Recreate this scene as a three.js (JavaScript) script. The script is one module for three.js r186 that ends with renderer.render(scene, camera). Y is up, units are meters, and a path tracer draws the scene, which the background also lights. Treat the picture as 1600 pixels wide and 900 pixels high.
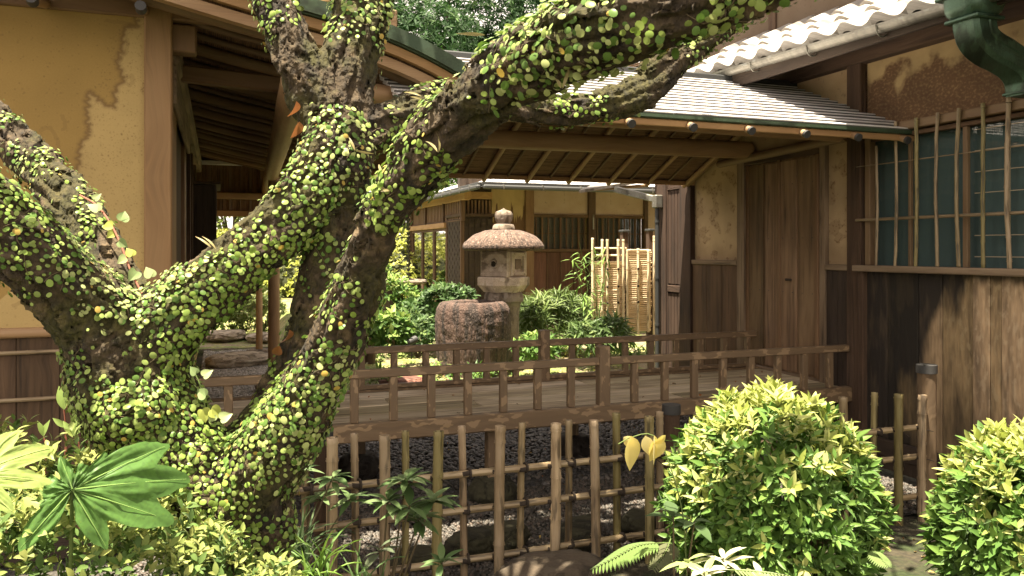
import * as THREE from 'three';
import { mergeGeometries, mergeVertices, toCreasedNormals } from 'three/addons/utils/BufferGeometryUtils.js';
import { ImprovedNoise } from 'three/addons/math/ImprovedNoise.js';

// ------------------------------------------------------------------ camera, sky, sun, exposure
const F = 1250, YAW = THREE.MathUtils.degToRad(20.2), EYE = 1.6, SY = Math.sin(YAW), CY = Math.cos(YAW);
const scene = new THREE.Scene();
const camera = new THREE.PerspectiveCamera(2 * Math.atan(450 / F) * 180 / Math.PI, 16 / 9, 0.05, 2000);
camera.position.set(0, EYE, 0);
camera.rotation.y = -YAW;
camera.setViewOffset(1600, 900, 0, 60, 1600, 900);           // a shifted lens keeps the posts upright
camera.focus = 4; camera.userData.fStop = 14;

const SUN_DIR = new THREE.Vector3(-0.22, 1.0, 0.13).normalize();
const sun = new THREE.DirectionalLight(new THREE.Color(1, 0.885, 0.69), 5);
sun.position.copy(SUN_DIR).multiplyScalar(40); sun.target.position.set(2, 0, -6);
sun.position.add(sun.target.position);
sun.castShadow = true; sun.shadow.mapSize.set(4096, 4096);
Object.assign(sun.shadow.camera, { left: -16, right: 16, top: 16, bottom: -16, near: 1, far: 90 });
scene.add(sun, sun.target);

{ // a bright, slightly hazy midday sky, the same all round
  const w = 256, h = 128, a = new Float32Array(w * h * 4);
  for (let j = 0; j < h; j++) for (let i = 0; i < w; i++) {
    const el = ((j + 0.5) / h - 0.5) * Math.PI, az = (i + 0.5) / w * Math.PI * 2, y = Math.max(0, Math.sin(el));
    const d = new THREE.Vector3(Math.cos(az - Math.PI) * Math.cos(el), Math.sin(el), Math.sin(az - Math.PI) * Math.cos(el));
    const g = Math.pow(Math.max(0, d.dot(SUN_DIR)), 6) * 0.4, k = 1 - 0.25 * y;
    const o = (j * w + i) * 4;
    a[o] = 1.06 * k + g; a[o + 1] = 0.92 * k + g * 0.91; a[o + 2] = 0.79 * k + g * 0.78 + 0.05 * y; a[o + 3] = 1;
    if (el < 0) { a[o] = 0.35; a[o + 1] = 0.33; a[o + 2] = 0.27; }
  }
  const t = new THREE.DataTexture(a, w, h, THREE.RGBAFormat, THREE.FloatType);
  t.mapping = THREE.EquirectangularReflectionMapping; t.magFilter = THREE.LinearFilter; t.needsUpdate = true;
  scene.background = t; scene.environment = t; scene.backgroundIntensity = 0.46; scene.environmentIntensity = 0.46;
}
const renderer = new THREE.WebGLRenderer({ antialias: true });
renderer.setSize(1024, 576);
renderer.toneMapping = THREE.LinearToneMapping;
renderer.toneMappingExposure = 4.9;
renderer.shadowMap.enabled = true;

// ------------------------------------------------------------------ helpers
function rngOf(seed) { let s = seed | 0; return () => { s = (s + 0x6d2b79f5) | 0; let t = Math.imul(s ^ (s >>> 15), 1 | s); t = (t + Math.imul(t ^ (t >>> 7), 61 | t)) ^ t; return ((t ^ (t >>> 14)) >>> 0) / 4294967296; }; }
const rnd = rngOf(7);
const rr = (a, b, r = rnd) => a + (b - a) * r();
const V = (x, y, z) => new THREE.Vector3(x, y, z);
const PN = new ImprovedNoise();
const noise = (x, y, z) => PN.noise(x + 100.3, y + 57.7, z + 31.1);
function fbm(x, y, z, o = 4) { let s = 0, a = 0.5; for (let i = 0; i < o; i++) { s += a * noise(x, y, z); x *= 2.03; y *= 2.03; z *= 2.03; a *= 0.5; } return s; }
const smooth = (a, b, x) => { const t = Math.min(1, Math.max(0, (x - a) / (b - a))); return t * t * (3 - 2 * t); };
const mix = (a, b, t) => a + (b - a) * t;
// a point of the place, from where it lies in the survey picture and one known coordinate
function at(px, py, k) {
  const r = [F * SY + (px - 800) * CY, -(py - 390), -F * CY + (px - 800) * SY];
  const t = k.x !== undefined ? k.x / r[0] : k.y !== undefined ? (k.y - EYE) / r[1] : k.z !== undefined ? k.z / r[2] : k.d / F;
  return V(r[0] * t, EYE + r[1] * t, r[2] * t);
}
const inFrame = (p, m = 30) => { const d = p.x * SY - p.z * CY; if (d < 0.1) return false; const x = 800 + F * (p.x * CY + p.z * SY) / d, y = 390 - F * (p.y - EYE) / d; return x > -m && x < 1600 + m && y > -m && y < 900 + m; };

const WP = new WeakMap(), NAMES = new Map();
function numbered(n) { const k = NAMES.get(n) ?? 0; NAMES.set(n, k + 1); return k ? n + '_' + String(k).padStart(3, '0') : n; }
function shade(o) { o.traverse((c) => { if (c.isMesh) { c.castShadow = true; c.receiveShadow = true; } }); return o; }
function thing(name, label, category, p = [0, 0, 0], group) {
  const o = new THREE.Group(); o.name = numbered(name); if (p.isVector3) p = p.toArray();
  o.position.set(...p); WP.set(o, V(...p)); o.userData = { label, category }; if (group) o.userData.group = group;
  scene.add(o); return o;
}
function part(parent, name, geo, mat, pos = [0, 0, 0], turn) {   // pos in the world; the parents are never turned
  const m = new THREE.Mesh(geo, mat); m.name = name; if (pos.isVector3) pos = pos.toArray();
  const w = V(...pos); m.position.copy(w).sub(WP.get(parent)); if (turn) m.rotation.set(...turn);
  WP.set(m, w); m.castShadow = m.receiveShadow = true; parent.add(m); return m;
}
function struct(name, geo, mat, kind = 'structure') { const m = new THREE.Mesh(geo, mat); m.name = numbered(name); m.userData.kind = kind; m.castShadow = m.receiveShadow = true; scene.add(m); return m; }

// ------------------------------------------------------------------ textures
const enc = (c) => Math.round(255 * Math.min(1, Math.max(0, c <= 0.0031308 ? 12.92 * c : 1.055 * Math.pow(c, 1 / 2.4) - 0.055)));
function tex(w, h, fn, srgb = true) {
  const a = new Uint8Array(w * h * 4);
  for (let j = 0; j < h; j++) for (let i = 0; i < w; i++) {
    const c = fn(i / w, j / h), o = (j * w + i) * 4;
    for (let k = 0; k < 3; k++) a[o + k] = srgb ? enc(c[k] ?? c) : Math.round(255 * Math.min(1, Math.max(0, c[k] ?? c)));
    a[o + 3] = 255;
  }
  const t = new THREE.DataTexture(a, w, h); t.wrapS = t.wrapT = THREE.MirroredRepeatWrapping; t.magFilter = THREE.LinearFilter; t.minFilter = THREE.LinearMipmapLinearFilter; t.generateMipmaps = true;
  if (srgb) t.colorSpace = THREE.SRGBColorSpace; t.needsUpdate = true; return t;
}
const gray = (f) => (u, v) => { const g = f(u, v); return [g, g, g]; };
// wood: grain along v, one metre per repeat
const grain = (u, v, s) => { const warp = fbm(u * 3, v * 1.2, s, 3) * 0.18; const a = fbm((u + warp) * 34, v * 1.1, s + 3, 3), b = noise((u + warp) * 140, v * 5, s + 8); return 0.5 + a * 0.9 + b * 0.22; };
const woodMap = tex(512, 512, (u, v) => { const g = grain(u, v, 1.7), d = fbm(u * 5, v * 2, 9, 3); const k = 0.72 + 0.36 * g + 0.35 * d; return [k, k * (0.97 + d * 0.12), k * (0.93 + d * 0.2)]; });
const woodBump = tex(512, 512, gray((u, v) => grain(u, v, 1.7)), false);
const oldMap = tex(512, 1024, (u, v) => {
  v *= 2; const g = grain(u, v, 4.4), c = smooth(0.2, 0.42, noise(u * 46, v * 1.6, 2)) * smooth(-0.2, 0.3, noise(u * 5, v * 2, 5)), d = fbm(u * 4, v * 1.3, 12, 4), s = fbm(u * 22, v * 0.9, 21, 3);
  const k = Math.max(0.12, 0.62 + 0.3 * g + 0.75 * d + 0.5 * s - 0.35 * c); return [k, k * (0.96 + d * 0.1), k * (0.92 + d * 0.2)];
});
const oldBump = tex(512, 1024, gray((u, v) => { v *= 2; return grain(u, v, 4.4) - 0.5 * smooth(0.2, 0.42, noise(u * 46, v * 1.6, 2)); }), false);
for (const t of [oldMap, oldBump]) t.repeat.set(1, 0.5);
const blotchMap = tex(512, 512, (u, v) => { // flaking stain on planed timber
  const g = grain(u, v, 7.7), f = smooth(0.12, 0.17, fbm(u * 20, v * 10, 3, 3)), k = 0.75 + 0.3 * g; return [k * mix(0.62, 1.35, f), k * mix(0.6, 1.3, f), k * mix(0.58, 1.15, f)];
});
const plasterMap = tex(512, 512, (u, v) => { const d = fbm(u * 4, v * 4, 3, 4), s = smooth(0.2, 0.45, fbm(u * 26, v * 18, 4, 4)) * 0.3, e = noise(u * 140, v * 140, 1) * 0.06; const k = 0.96 + 0.22 * d + e - s; return [k, k * (0.985 + 0.08 * d), k * (0.95 + 0.15 * d)]; });
const plasterBump = tex(512, 512, gray((u, v) => 0.5 + 0.4 * fbm(u * 60, v * 60, 2, 3) + 0.4 * fbm(u * 9, v * 9, 6, 3)), false);
const stoneMap = tex(512, 512, (u, v) => {
  const a = fbm(u * 6, v * 6, 2, 4), sp = noise(u * 90, v * 90, 7), lich = smooth(0.12, 0.2, fbm(u * 13, v * 13, 11, 4)), dk = smooth(0.05, 0.3, fbm(u * 9, v * 4, 15, 4));
  const k = 0.85 + 0.5 * a + 0.22 * sp; return [mix(k, 1.35, lich * 0.7) * (1 - 0.6 * dk), mix(k * 0.95, 1.3, lich * 0.7) * (1 - 0.62 * dk), mix(k * 0.9, 1.18, lich * 0.7) * (1 - 0.65 * dk)];
});
const stoneBump = tex(512, 512, gray((u, v) => 0.5 + 0.6 * fbm(u * 28, v * 28, 1, 4)), false);
const barkBump = tex(512, 512, gray((u, v) => { const r1 = 1 - Math.abs(fbm(u * 16, v * 7, 3, 3)) * 3.2, r2 = fbm(u * 60, v * 40, 9, 3); return 0.15 + 0.55 * Math.max(0, r1) * 0.6 + 0.5 * (r2 + 0.4); }), false);
const barkMap = tex(512, 512, (u, v) => { const r1 = Math.abs(fbm(u * 16, v * 7, 3, 3)) * 3, n = fbm(u * 34, v * 26, 5, 3); const k = 0.55 + 0.45 * Math.min(1, r1) + 0.9 * n; return [k, k, k]; });
const bambooMap = tex(256, 512, (u, v) => { const g = noise(u * 90, v * 1.5, 1), d = fbm(u * 5, v * 4, 5, 4), st = smooth(0.02, 0.3, fbm(u * 14, v * 5, 8, 4)); const k = (0.95 + 0.22 * g + 0.8 * d) * (1 - 0.62 * st); return [k, k * (0.98 + 0.12 * d), k * (0.92 + 0.25 * d)]; });
const reedMap = tex(256, 512, (u, v) => { const i = v * 64, fr = i - Math.floor(i), e = Math.sin(fr * Math.PI), t = noise(u * 3, Math.floor(i) * 7.3, 1) + 0.35 * noise(u * 20, Math.floor(i), 4); const k = (0.35 + 0.75 * Math.sqrt(Math.max(0, e))) * (0.9 + 0.7 * t); return [k, k * 0.97, k * 0.93]; });
const reedBump = tex(256, 512, gray((u, v) => { const i = v * 64; return Math.sqrt(Math.max(0, Math.sin((i - Math.floor(i)) * Math.PI))); }), false);
const leafMap = tex(256, 256, (u, v) => { const b = smooth(0.16, 0.34, fbm(u * 7, v * 7, 2, 4)), s = smooth(0.42, 0.5, noise(u * 34, v * 34, 5)), n = fbm(u * 20, v * 20, 8, 3), w = Math.pow(Math.abs(Math.sin((v * 22 + Math.abs(u - 0.5) * 30))), 16) * 0.18, k = 0.9 + 0.5 * n + w + 0.25 * b; return [mix(k, 1.5, s * 0.6), mix(k, 0.9, s * 0.6), k * (1 - 0.3 * s)]; });
const flakeMap = tex(384, 512, (u, v) => { const f = smooth(0.06, 0.12, fbm(u * 5, v * 7, 3, 5) + 0.10 - u * 0.16 - 0.10 * Math.abs(v - 0.45)), sp = smooth(0.05, 0.25, fbm(u * 30, v * 40, 7, 3)), d = fbm(u * 3, v * 3, 9, 4), lo = smooth(0.25, 0.0, v + 0.2 * d), k = 0.95 + 0.3 * d; const s = Math.min(1, f * (0.35 + 0.5 * sp) + 0.4 * lo); return [mix(0.46 * k, 0.21, s), mix(0.335 * k, 0.13, s), mix(0.195 * k, 0.065, s)]; });
const soilMap = tex(512, 512, (u, v) => {
  const m = smooth(-0.1, 0.22, fbm(u * 5, v * 5, 2, 5)), n = fbm(u * 50, v * 50, 4, 3), k = 1 + 1.1 * n;
  return [mix(0.035, 0.02, m) * k, mix(0.029, 0.03, m) * k, mix(0.016, 0.007, m) * k];
});
const mossMap = tex(512, 512, (u, v) => {
  const m = smooth(-0.12, 0.12, fbm(u * 6, v * 6, 2, 5)), y = smooth(0.05, 0.25, fbm(u * 9, v * 9, 14, 4)), n = fbm(u * 70, v * 70, 4, 3), k = 1 + 0.9 * n;
  const a = [mix(0.21, 0.15, m), mix(0.17, 0.19, m), mix(0.11, 0.05, m)]; return [mix(a[0], 0.28, y) * k, mix(a[1], 0.27, y) * k, mix(a[2], 0.10, y) * k];
});
const gravelMap = tex(512, 512, (u, v) => { const n = fbm(u * 90, v * 90, 4, 3), d = fbm(u * 4, v * 4, 7, 3), k = 1 + 1.4 * n + 0.5 * d; return [0.05 * k, 0.045 * k, 0.038 * k]; });
const groundBump = tex(512, 512, gray((u, v) => 0.5 + 0.6 * fbm(u * 40, v * 40, 2, 4)), false);

const VAR = new Map(); // boards of one wall differ a little in tone
function vary(m) { if (!VAR.has(m)) VAR.set(m, [0.72, 0.88, 1, 1.14, 1.3].map((k, i) => { const c = m.clone(); c.color.multiplyScalar(k); c.color.b *= 0.9 + 0.05 * i; return c; })); return VAR.get(m)[Math.floor(rnd() * 5)]; }
function std(color, o = {}) { const { bs, ...q } = o; const m = new THREE.MeshStandardMaterial({ roughness: 0.85, ...q }); m.color.setRGB(...color); if (bs) m.bumpScale = bs; return m; }
const wood = (c, o) => std(c, { map: woodMap, bumpMap: woodBump, bs: 0.0015, roughness: 0.7, ...o });
const oldWood = (c, o) => std(c, { map: oldMap, bumpMap: oldBump, bs: 0.003, roughness: 0.9, ...o });
const M = {
  post: wood([0.28, 0.165, 0.075]), postDark: oldWood([0.085, 0.05, 0.03]), beam: wood([0.19, 0.11, 0.055]), log: wood([0.34, 0.215, 0.115], { roughness: 0.6 }), logDark: wood([0.20, 0.13, 0.07]),
  rafter: wood([0.15, 0.095, 0.055]), dado: oldWood([0.115, 0.07, 0.042]), dark: oldWood([0.045, 0.03, 0.02]), grey: oldWood([0.24, 0.175, 0.115]), fascia: wood([0.36, 0.215, 0.095]),
  deck: oldWood([0.56, 0.48, 0.33]), rail: std([0.26, 0.178, 0.102], { map: blotchMap, bumpMap: woodBump, bs: 0.001, roughness: 0.6 }),
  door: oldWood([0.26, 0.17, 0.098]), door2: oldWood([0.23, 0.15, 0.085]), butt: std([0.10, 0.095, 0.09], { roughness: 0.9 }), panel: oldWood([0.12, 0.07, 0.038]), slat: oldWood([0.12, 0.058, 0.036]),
  plaster: std([0.52, 0.355, 0.135], { map: plasterMap, bumpMap: plasterBump, bs: 0.002, roughness: 0.95 }), plasterPale: std([0.46, 0.335, 0.195], { map: plasterMap, bumpMap: plasterBump, bs: 0.002, roughness: 0.95 }),
  panelDark: oldWood([0.055, 0.030, 0.018]), fireStone: std([0.55, 0.47, 0.39], { map: stoneMap, bumpMap: stoneBump, bs: 0.006, roughness: 0.95 }), bambooSplit: std([0.84, 0.68, 0.46], { roughness: 0.6 }), bambooSplit2: std([0.70, 0.54, 0.34], { roughness: 0.6 }), plasterRear: std([0.36, 0.27, 0.215], { map: plasterMap, roughness: 0.95 }), plasterBrown: std([0.12, 0.085, 0.058], { map: plasterMap, bumpMap: plasterBump, bs: 0.002, roughness: 0.95 }),
  bamboo: std([0.33, 0.25, 0.15], { map: bambooMap, roughness: 0.5 }), bambooOld: std([0.26, 0.195, 0.118], { map: bambooMap, roughness: 0.55 }), bambooPale: std([0.82, 0.69, 0.48], { map: bambooMap, roughness: 0.55 }), bambooGreen: std([0.23, 0.19, 0.08], { map: bambooMap, roughness: 0.55 }),
  rope: std([0.035, 0.025, 0.018], { roughness: 1 }), cap: std([0.035, 0.034, 0.034], { roughness: 0.6 }),
  reed: std([0.20, 0.115, 0.062], { map: reedMap, bumpMap: reedBump, bs: 0.004, roughness: 0.9 }),
  shingle: oldWood([0.80, 0.80, 0.82], { roughness: 0.5 }), copper: std([0.05, 0.085, 0.05], { map: stoneMap, roughness: 0.6, metalness: 0.2 }), metal: std([0.22, 0.22, 0.20], { roughness: 0.45, metalness: 0.6, map: stoneMap }), metalDark: std([0.05, 0.052, 0.052], { roughness: 0.5, metalness: 0.4 }),
  verdigris: std([0.055, 0.105, 0.072], { roughness: 0.4, metalness: 0.55, map: stoneMap }), tile: std([0.32, 0.31, 0.30], { map: stoneMap, bumpMap: stoneBump, bs: 0.002, roughness: 0.6 }),
  stone: std([0.25, 0.21, 0.17], { map: stoneMap, bumpMap: stoneBump, bs: 0.008, roughness: 0.95 }), rock: std([0.24, 0.18, 0.14], { map: stoneMap, bumpMap: stoneBump, bs: 0.01, roughness: 0.95 }), rockGrey: std([0.20, 0.17, 0.14], { map: stoneMap, bumpMap: stoneBump, bs: 0.008, roughness: 0.9 }), rockBrown: std([0.075, 0.058, 0.04], { map: stoneMap, bumpMap: stoneBump, bs: 0.008, roughness: 0.95 }), stonePale: std([0.40, 0.355, 0.295], { map: stoneMap, bumpMap: stoneBump, bs: 0.008, roughness: 0.95 }), postBrown: oldWood([0.17, 0.115, 0.065]), rockMoss: std([0.042, 0.04, 0.02], { map: stoneMap, bumpMap: stoneBump, bs: 0.008, roughness: 0.95 }), rockDark: std([0.05, 0.042, 0.035], { map: stoneMap, bumpMap: stoneBump, bs: 0.008, roughness: 0.9 }), rockRed: std([0.22, 0.10, 0.075], { map: stoneMap, bumpMap: stoneBump, bs: 0.01, roughness: 0.9 }),
  glass: new THREE.MeshPhysicalMaterial({ color: 0xffffff, transmission: 1, thickness: 0, roughness: 0.03, ior: 1.5 }), curtain: std([0.055, 0.09, 0.088], { roughness: 1 }), blind: std([0.05, 0.055, 0.045], { roughness: 1 }),
  stem: std([0.10, 0.075, 0.04], { roughness: 0.9 }), stemGreen: std([0.09, 0.13, 0.03], { roughness: 0.8 }), stemRed: std([0.22, 0.07, 0.04], { roughness: 0.8 }),
};

// ------------------------------------------------------------------ geometry helpers
function setUV(g, fn) { const p = g.attributes.position, n = g.attributes.normal, uv = new Float32Array(p.count * 2); for (let i = 0; i < p.count; i++) { const r = fn(p.getX(i), p.getY(i), p.getZ(i), n.getX(i), n.getY(i), n.getZ(i)); uv[i * 2] = r[0]; uv[i * 2 + 1] = r[1]; } g.setAttribute('uv', new THREE.BufferAttribute(uv, 2)); return g; }
// box mapping in metres; long: the axis the grain follows
function boxUV(g, long = 1, du = 0, dv = 0) { return setUV(g, (x, y, z, a, b, c) => { const q = [x, y, z], n = [Math.abs(a), Math.abs(b), Math.abs(c)]; n[long] *= 0.6; const k = n.indexOf(Math.max(...n)); const rest = [0, 1, 2].filter((i) => i !== k); if (k === long) return [q[rest[0]] * 1 + du, q[rest[1]] + dv]; const o = rest.find((i) => i !== long); return [q[o] + (k * 0.37) + du, q[long] + dv]; }); }
// a box with chamfered edges, grain along its longest side
function cbox(w, h, d, ch = 0.004, long) {
  const a = [w / 2, h / 2, d / 2]; ch = Math.min(ch, Math.min(...a) * 0.6); const P = [], N = [];
  const tri = (p, q, r) => { const n = q.clone().sub(p).cross(r.clone().sub(p)).normalize(); const c = p.clone().add(q).add(r); if (n.dot(c) < 0) { n.negate(); [q, r] = [r, q]; } for (const v of [p, q, r]) { P.push(v.x, v.y, v.z); N.push(n.x, n.y, n.z); } };
  const quad = (p, q, r, s) => { tri(p, q, r); tri(p, r, s); };
  const pt = (sx, sy, sz, face) => V(...[sx, sy, sz].map((s, i) => s * (a[i] - (i === face ? 0 : ch))));
  for (let f = 0; f < 3; f++) for (const s of [-1, 1]) { const m = (u, v) => { const q = [0, 0, 0]; q[f] = s; q[(f + 1) % 3] = u; q[(f + 2) % 3] = v; return pt(...q, f); }; quad(m(-1, -1), m(1, -1), m(1, 1), m(-1, 1)); }
  for (let e = 0; e < 3; e++) for (const s1 of [-1, 1]) for (const s2 of [-1, 1]) { const m = (u, face) => { const q = [0, 0, 0]; q[e] = u; q[(e + 1) % 3] = s1; q[(e + 2) % 3] = s2; return pt(...q, face); }; quad(m(-1, (e + 1) % 3), m(1, (e + 1) % 3), m(1, (e + 2) % 3), m(-1, (e + 2) % 3)); }
  for (const x of [-1, 1]) for (const y of [-1, 1]) for (const z of [-1, 1]) tri(pt(x, y, z, 0), pt(x, y, z, 1), pt(x, y, z, 2));
  const g = new THREE.BufferGeometry(); g.setAttribute('position', new THREE.Float32BufferAttribute(P, 3)); g.setAttribute('normal', new THREE.Float32BufferAttribute(N, 3));
  if (long === undefined) long = w >= h && w >= d ? 0 : h >= d ? 1 : 2;
  return boxUV(g, long, rnd() * 7, rnd() * 7);
}
// a box given by its two corners in the world
function slab(parent, name, x0, x1, y0, y1, z0, z1, mat, ch, long) { return part(parent, name, cbox(Math.abs(x1 - x0), Math.abs(y1 - y0), Math.abs(z1 - z0), ch, long), mat, [(x0 + x1) / 2, (y0 + y1) / 2, (z0 + z1) / 2]); }
const UPQ = (dir) => new THREE.Quaternion().setFromUnitVectors(V(0, 1, 0), dir.clone().normalize());
function along(g, a, b) { g.applyQuaternion(UPQ(b.clone().sub(a))); return g.translate(a.x, a.y, a.z); }
// a log from a to b, slightly uneven
function logG(a, b, r0, r1 = r0, seg = 12, wob = 0.06) {
  const L = a.distanceTo(b), n = Math.max(2, Math.ceil(L / 0.25)), g = new THREE.CylinderGeometry(1, 1, L, seg, n); g.translate(0, L / 2, 0);
  const s = rnd() * 50, p = g.attributes.position, nn = g.attributes.normal;
  setUV(g, (x, y, z, i, j, k) => Math.abs(j) > 0.9 ? [x * r0, z * r0] : [Math.atan2(k, i) * r0 + s, y + s]);
  for (let i = 0; i < p.count; i++) { const y = p.getY(i), r = mix(r0, r1, y / L) * (1 + wob * noise(p.getX(i) * 0.7 + s, y * 2.2, p.getZ(i) * 0.7)); p.setXYZ(i, p.getX(i) * r, y, p.getZ(i) * r); }
  return along(g, a, b);
}
// a bamboo pole with rings at its nodes
function bambooG(a, b, r, gap = 0.16, seg = 10) {
  const L = a.distanceTo(b), pts = [V(0.0001, 0, 0)], s = rnd() * gap; pts.push(V(r, 0, 0));
  for (let y = s; y < L - 0.01; y += gap * rr(0.85, 1.15)) if (y > 0.012) pts.push(V(r * 0.985, y - 0.008, 0), V(r * 1.2, y - 0.003, 0), V(r * 1.0, y + 0.002, 0), V(r * 1.14, y + 0.006, 0), V(r, y + 0.011, 0));
  pts.push(V(r, L - 0.03, 0), V(r * 1.16, L - 0.022, 0), V(r * 1.0, L - 0.016, 0), V(r * 1.05, L, 0), V(r * 0.72, L, 0), V(r * 0.7, L - 0.012, 0), V(0.0001, L - 0.012, 0));
  const g = new THREE.LatheGeometry(pts.map((v) => new THREE.Vector2(v.x, v.y)), seg), o = rnd() * 9;
  g.computeVertexNormals(); setUV(g, (x, y, z) => [Math.atan2(z, x) * 0.06 + o, y + o]);
  return along(g, a, b);
}
function tubeG(points, r, seg = 24, rad = 7, r1) {
  const c = new THREE.CatmullRomCurve3(points), g = new THREE.TubeGeometry(c, seg, r, rad);
  if (r1 !== undefined) { const p = g.attributes.position; for (let i = 0; i <= seg; i++) { const q = c.getPointAt(i / seg), k = mix(1, r1 / r, i / seg); for (let j = 0; j <= rad; j++) { const m = i * (rad + 1) + j; p.setXYZ(m, q.x + (p.getX(m) - q.x) * k, q.y + (p.getY(m) - q.y) * k, q.z + (p.getZ(m) - q.z) * k); } } }
  return g;
}
// a boulder: an uneven ball squashed to size
function rockG(w, h, d, seed, det = 4, flat = 0.25) {
  let g = mergeVertices(new THREE.IcosahedronGeometry(1, det * 3).deleteAttribute('normal').deleteAttribute('uv')); const p = g.attributes.position;
  for (let i = 0; i < p.count; i++) {
    const v = V(p.getX(i), p.getY(i), p.getZ(i)); let k = 1 + 0.28 * fbm(v.x * 1.1 + seed, v.y * 1.1, v.z * 1.1, 4) + 0.17 * fbm(v.x * 4 + seed, v.y * 4, v.z * 4, 4);
    v.multiplyScalar(k); if (v.y > 1 - flat) v.y = 1 - flat + (v.y - 1 + flat) * 0.25; p.setXYZ(i, v.x * w / 2, v.y * h / 2, v.z * d / 2);
  }
  g.computeVertexNormals(); return boxUV(g, 1, seed, seed);
}
// leaves: base at the origin, along +y, face +z
function leafG(L, W, { fold = 0.25, curl = 0.15, n = 4, pow = 0.8, tip = 1 } = {}) {
  const P = [], I = [];
  for (let i = 0; i <= n; i++) { const t = i / n, w = W / 2 * Math.pow(Math.sin(Math.PI * Math.pow(t, pow)), tip) + 0.0004, z = -curl * L * t * t; P.push(-w, t * L, z + fold * w, 0, t * L, z, w, t * L, z + fold * w); if (i) { const a = (i - 1) * 3, b = i * 3; I.push(a, a + 1, b + 1, a, b + 1, b, a + 1, a + 2, b + 2, a + 1, b + 2, b + 1); } }
  const g = new THREE.BufferGeometry(); g.setAttribute('position', new THREE.Float32BufferAttribute(P, 3)); g.setIndex(I); g.computeVertexNormals(); return setUV(g, (x, y) => [x, y]);
}
function ovalG(L, W, dome = 0.25) { const P = [0, L / 2, W * dome * 0.5], I = [], n = 10; for (let i = 0; i < n; i++) { const a = i / n * Math.PI * 2; P.push(Math.sin(a) * W / 2, L / 2 - Math.cos(a) * L / 2, 0); I.push(0, 1 + i, 1 + (i + 1) % n); } const g = new THREE.BufferGeometry(); g.setAttribute('position', new THREE.Float32BufferAttribute(P, 3)); g.setIndex(I); g.computeVertexNormals(); return setUV(g, (x, y) => [x, y]); }
function leafM(c, tr = 0.35, coat = 0.25) { const m = new THREE.MeshPhysicalMaterial({ roughness: 0.9, transmission: tr, thickness: 0, side: THREE.DoubleSide, clearcoat: coat, clearcoatRoughness: 0.35, specularIntensity: 0.4 }); m.color.setRGB(...c); return m; }
function basis(pos, dir, nrm, s = 1) { const y = dir.clone().normalize(), x = y.clone().cross(nrm).normalize(), z = x.clone().cross(y); if (!(x.lengthSq() > 0.1)) { x.set(1, 0, 0); z.copy(x).cross(y).normalize(); x.copy(y).cross(z); } return new THREE.Matrix4().makeBasis(x.multiplyScalar(s), y.multiplyScalar(s), z.multiplyScalar(s)).setPosition(pos); }
const randDir = (r = rnd) => { const z = r() * 2 - 1, a = r() * Math.PI * 2, q = Math.sqrt(1 - z * z); return V(q * Math.cos(a), z, q * Math.sin(a)); };
// the leaves of one plant: those that show largest as parts, the rest as one mass; items: { m: Matrix4 in the world, c: colour index }
function leaves(root, geo, colors, items, nParts = 300, opt = {}) {
  const w = WP.get(root), p = V(0, 0, 0), eye = V(0, EYE, 0), tr = opt.tr ?? 0.35, coat = opt.coat ?? 0.25;
  for (const it of items) { p.setFromMatrixPosition(it.m); it.k = (inFrame(p) ? 0 : 100) + p.distanceTo(eye) - (it.front ?? 0); it.m.setPosition(p.sub(w)); }
  items.sort((a, b) => a.k - b.k);
  const mats = colors.map((c) => leafM(c, tr, coat));
  for (const it of items.slice(0, nParts)) { const m = new THREE.Mesh(geo, mats[it.c]); m.name = opt.name ?? 'leaf'; m.applyMatrix4(it.m); m.castShadow = m.receiveShadow = true; root.add(m); }
  const rest = items.slice(nParts);
  if (rest.length) { const im = new THREE.InstancedMesh(geo, leafM([1, 1, 1], tr, coat), rest.length), c = new THREE.Color(), cc = rngOf(rest.length); rest.forEach((it, i) => { im.setMatrixAt(i, it.m); const k = rr(0.82, 1.18, cc); c.setRGB(...colors[it.c].map((q) => q * k)); im.setColorAt(i, c); }); im.name = opt.mass ?? 'foliage'; im.userData.kind = 'stuff'; im.castShadow = im.receiveShadow = true; root.add(im); }
}
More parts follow.
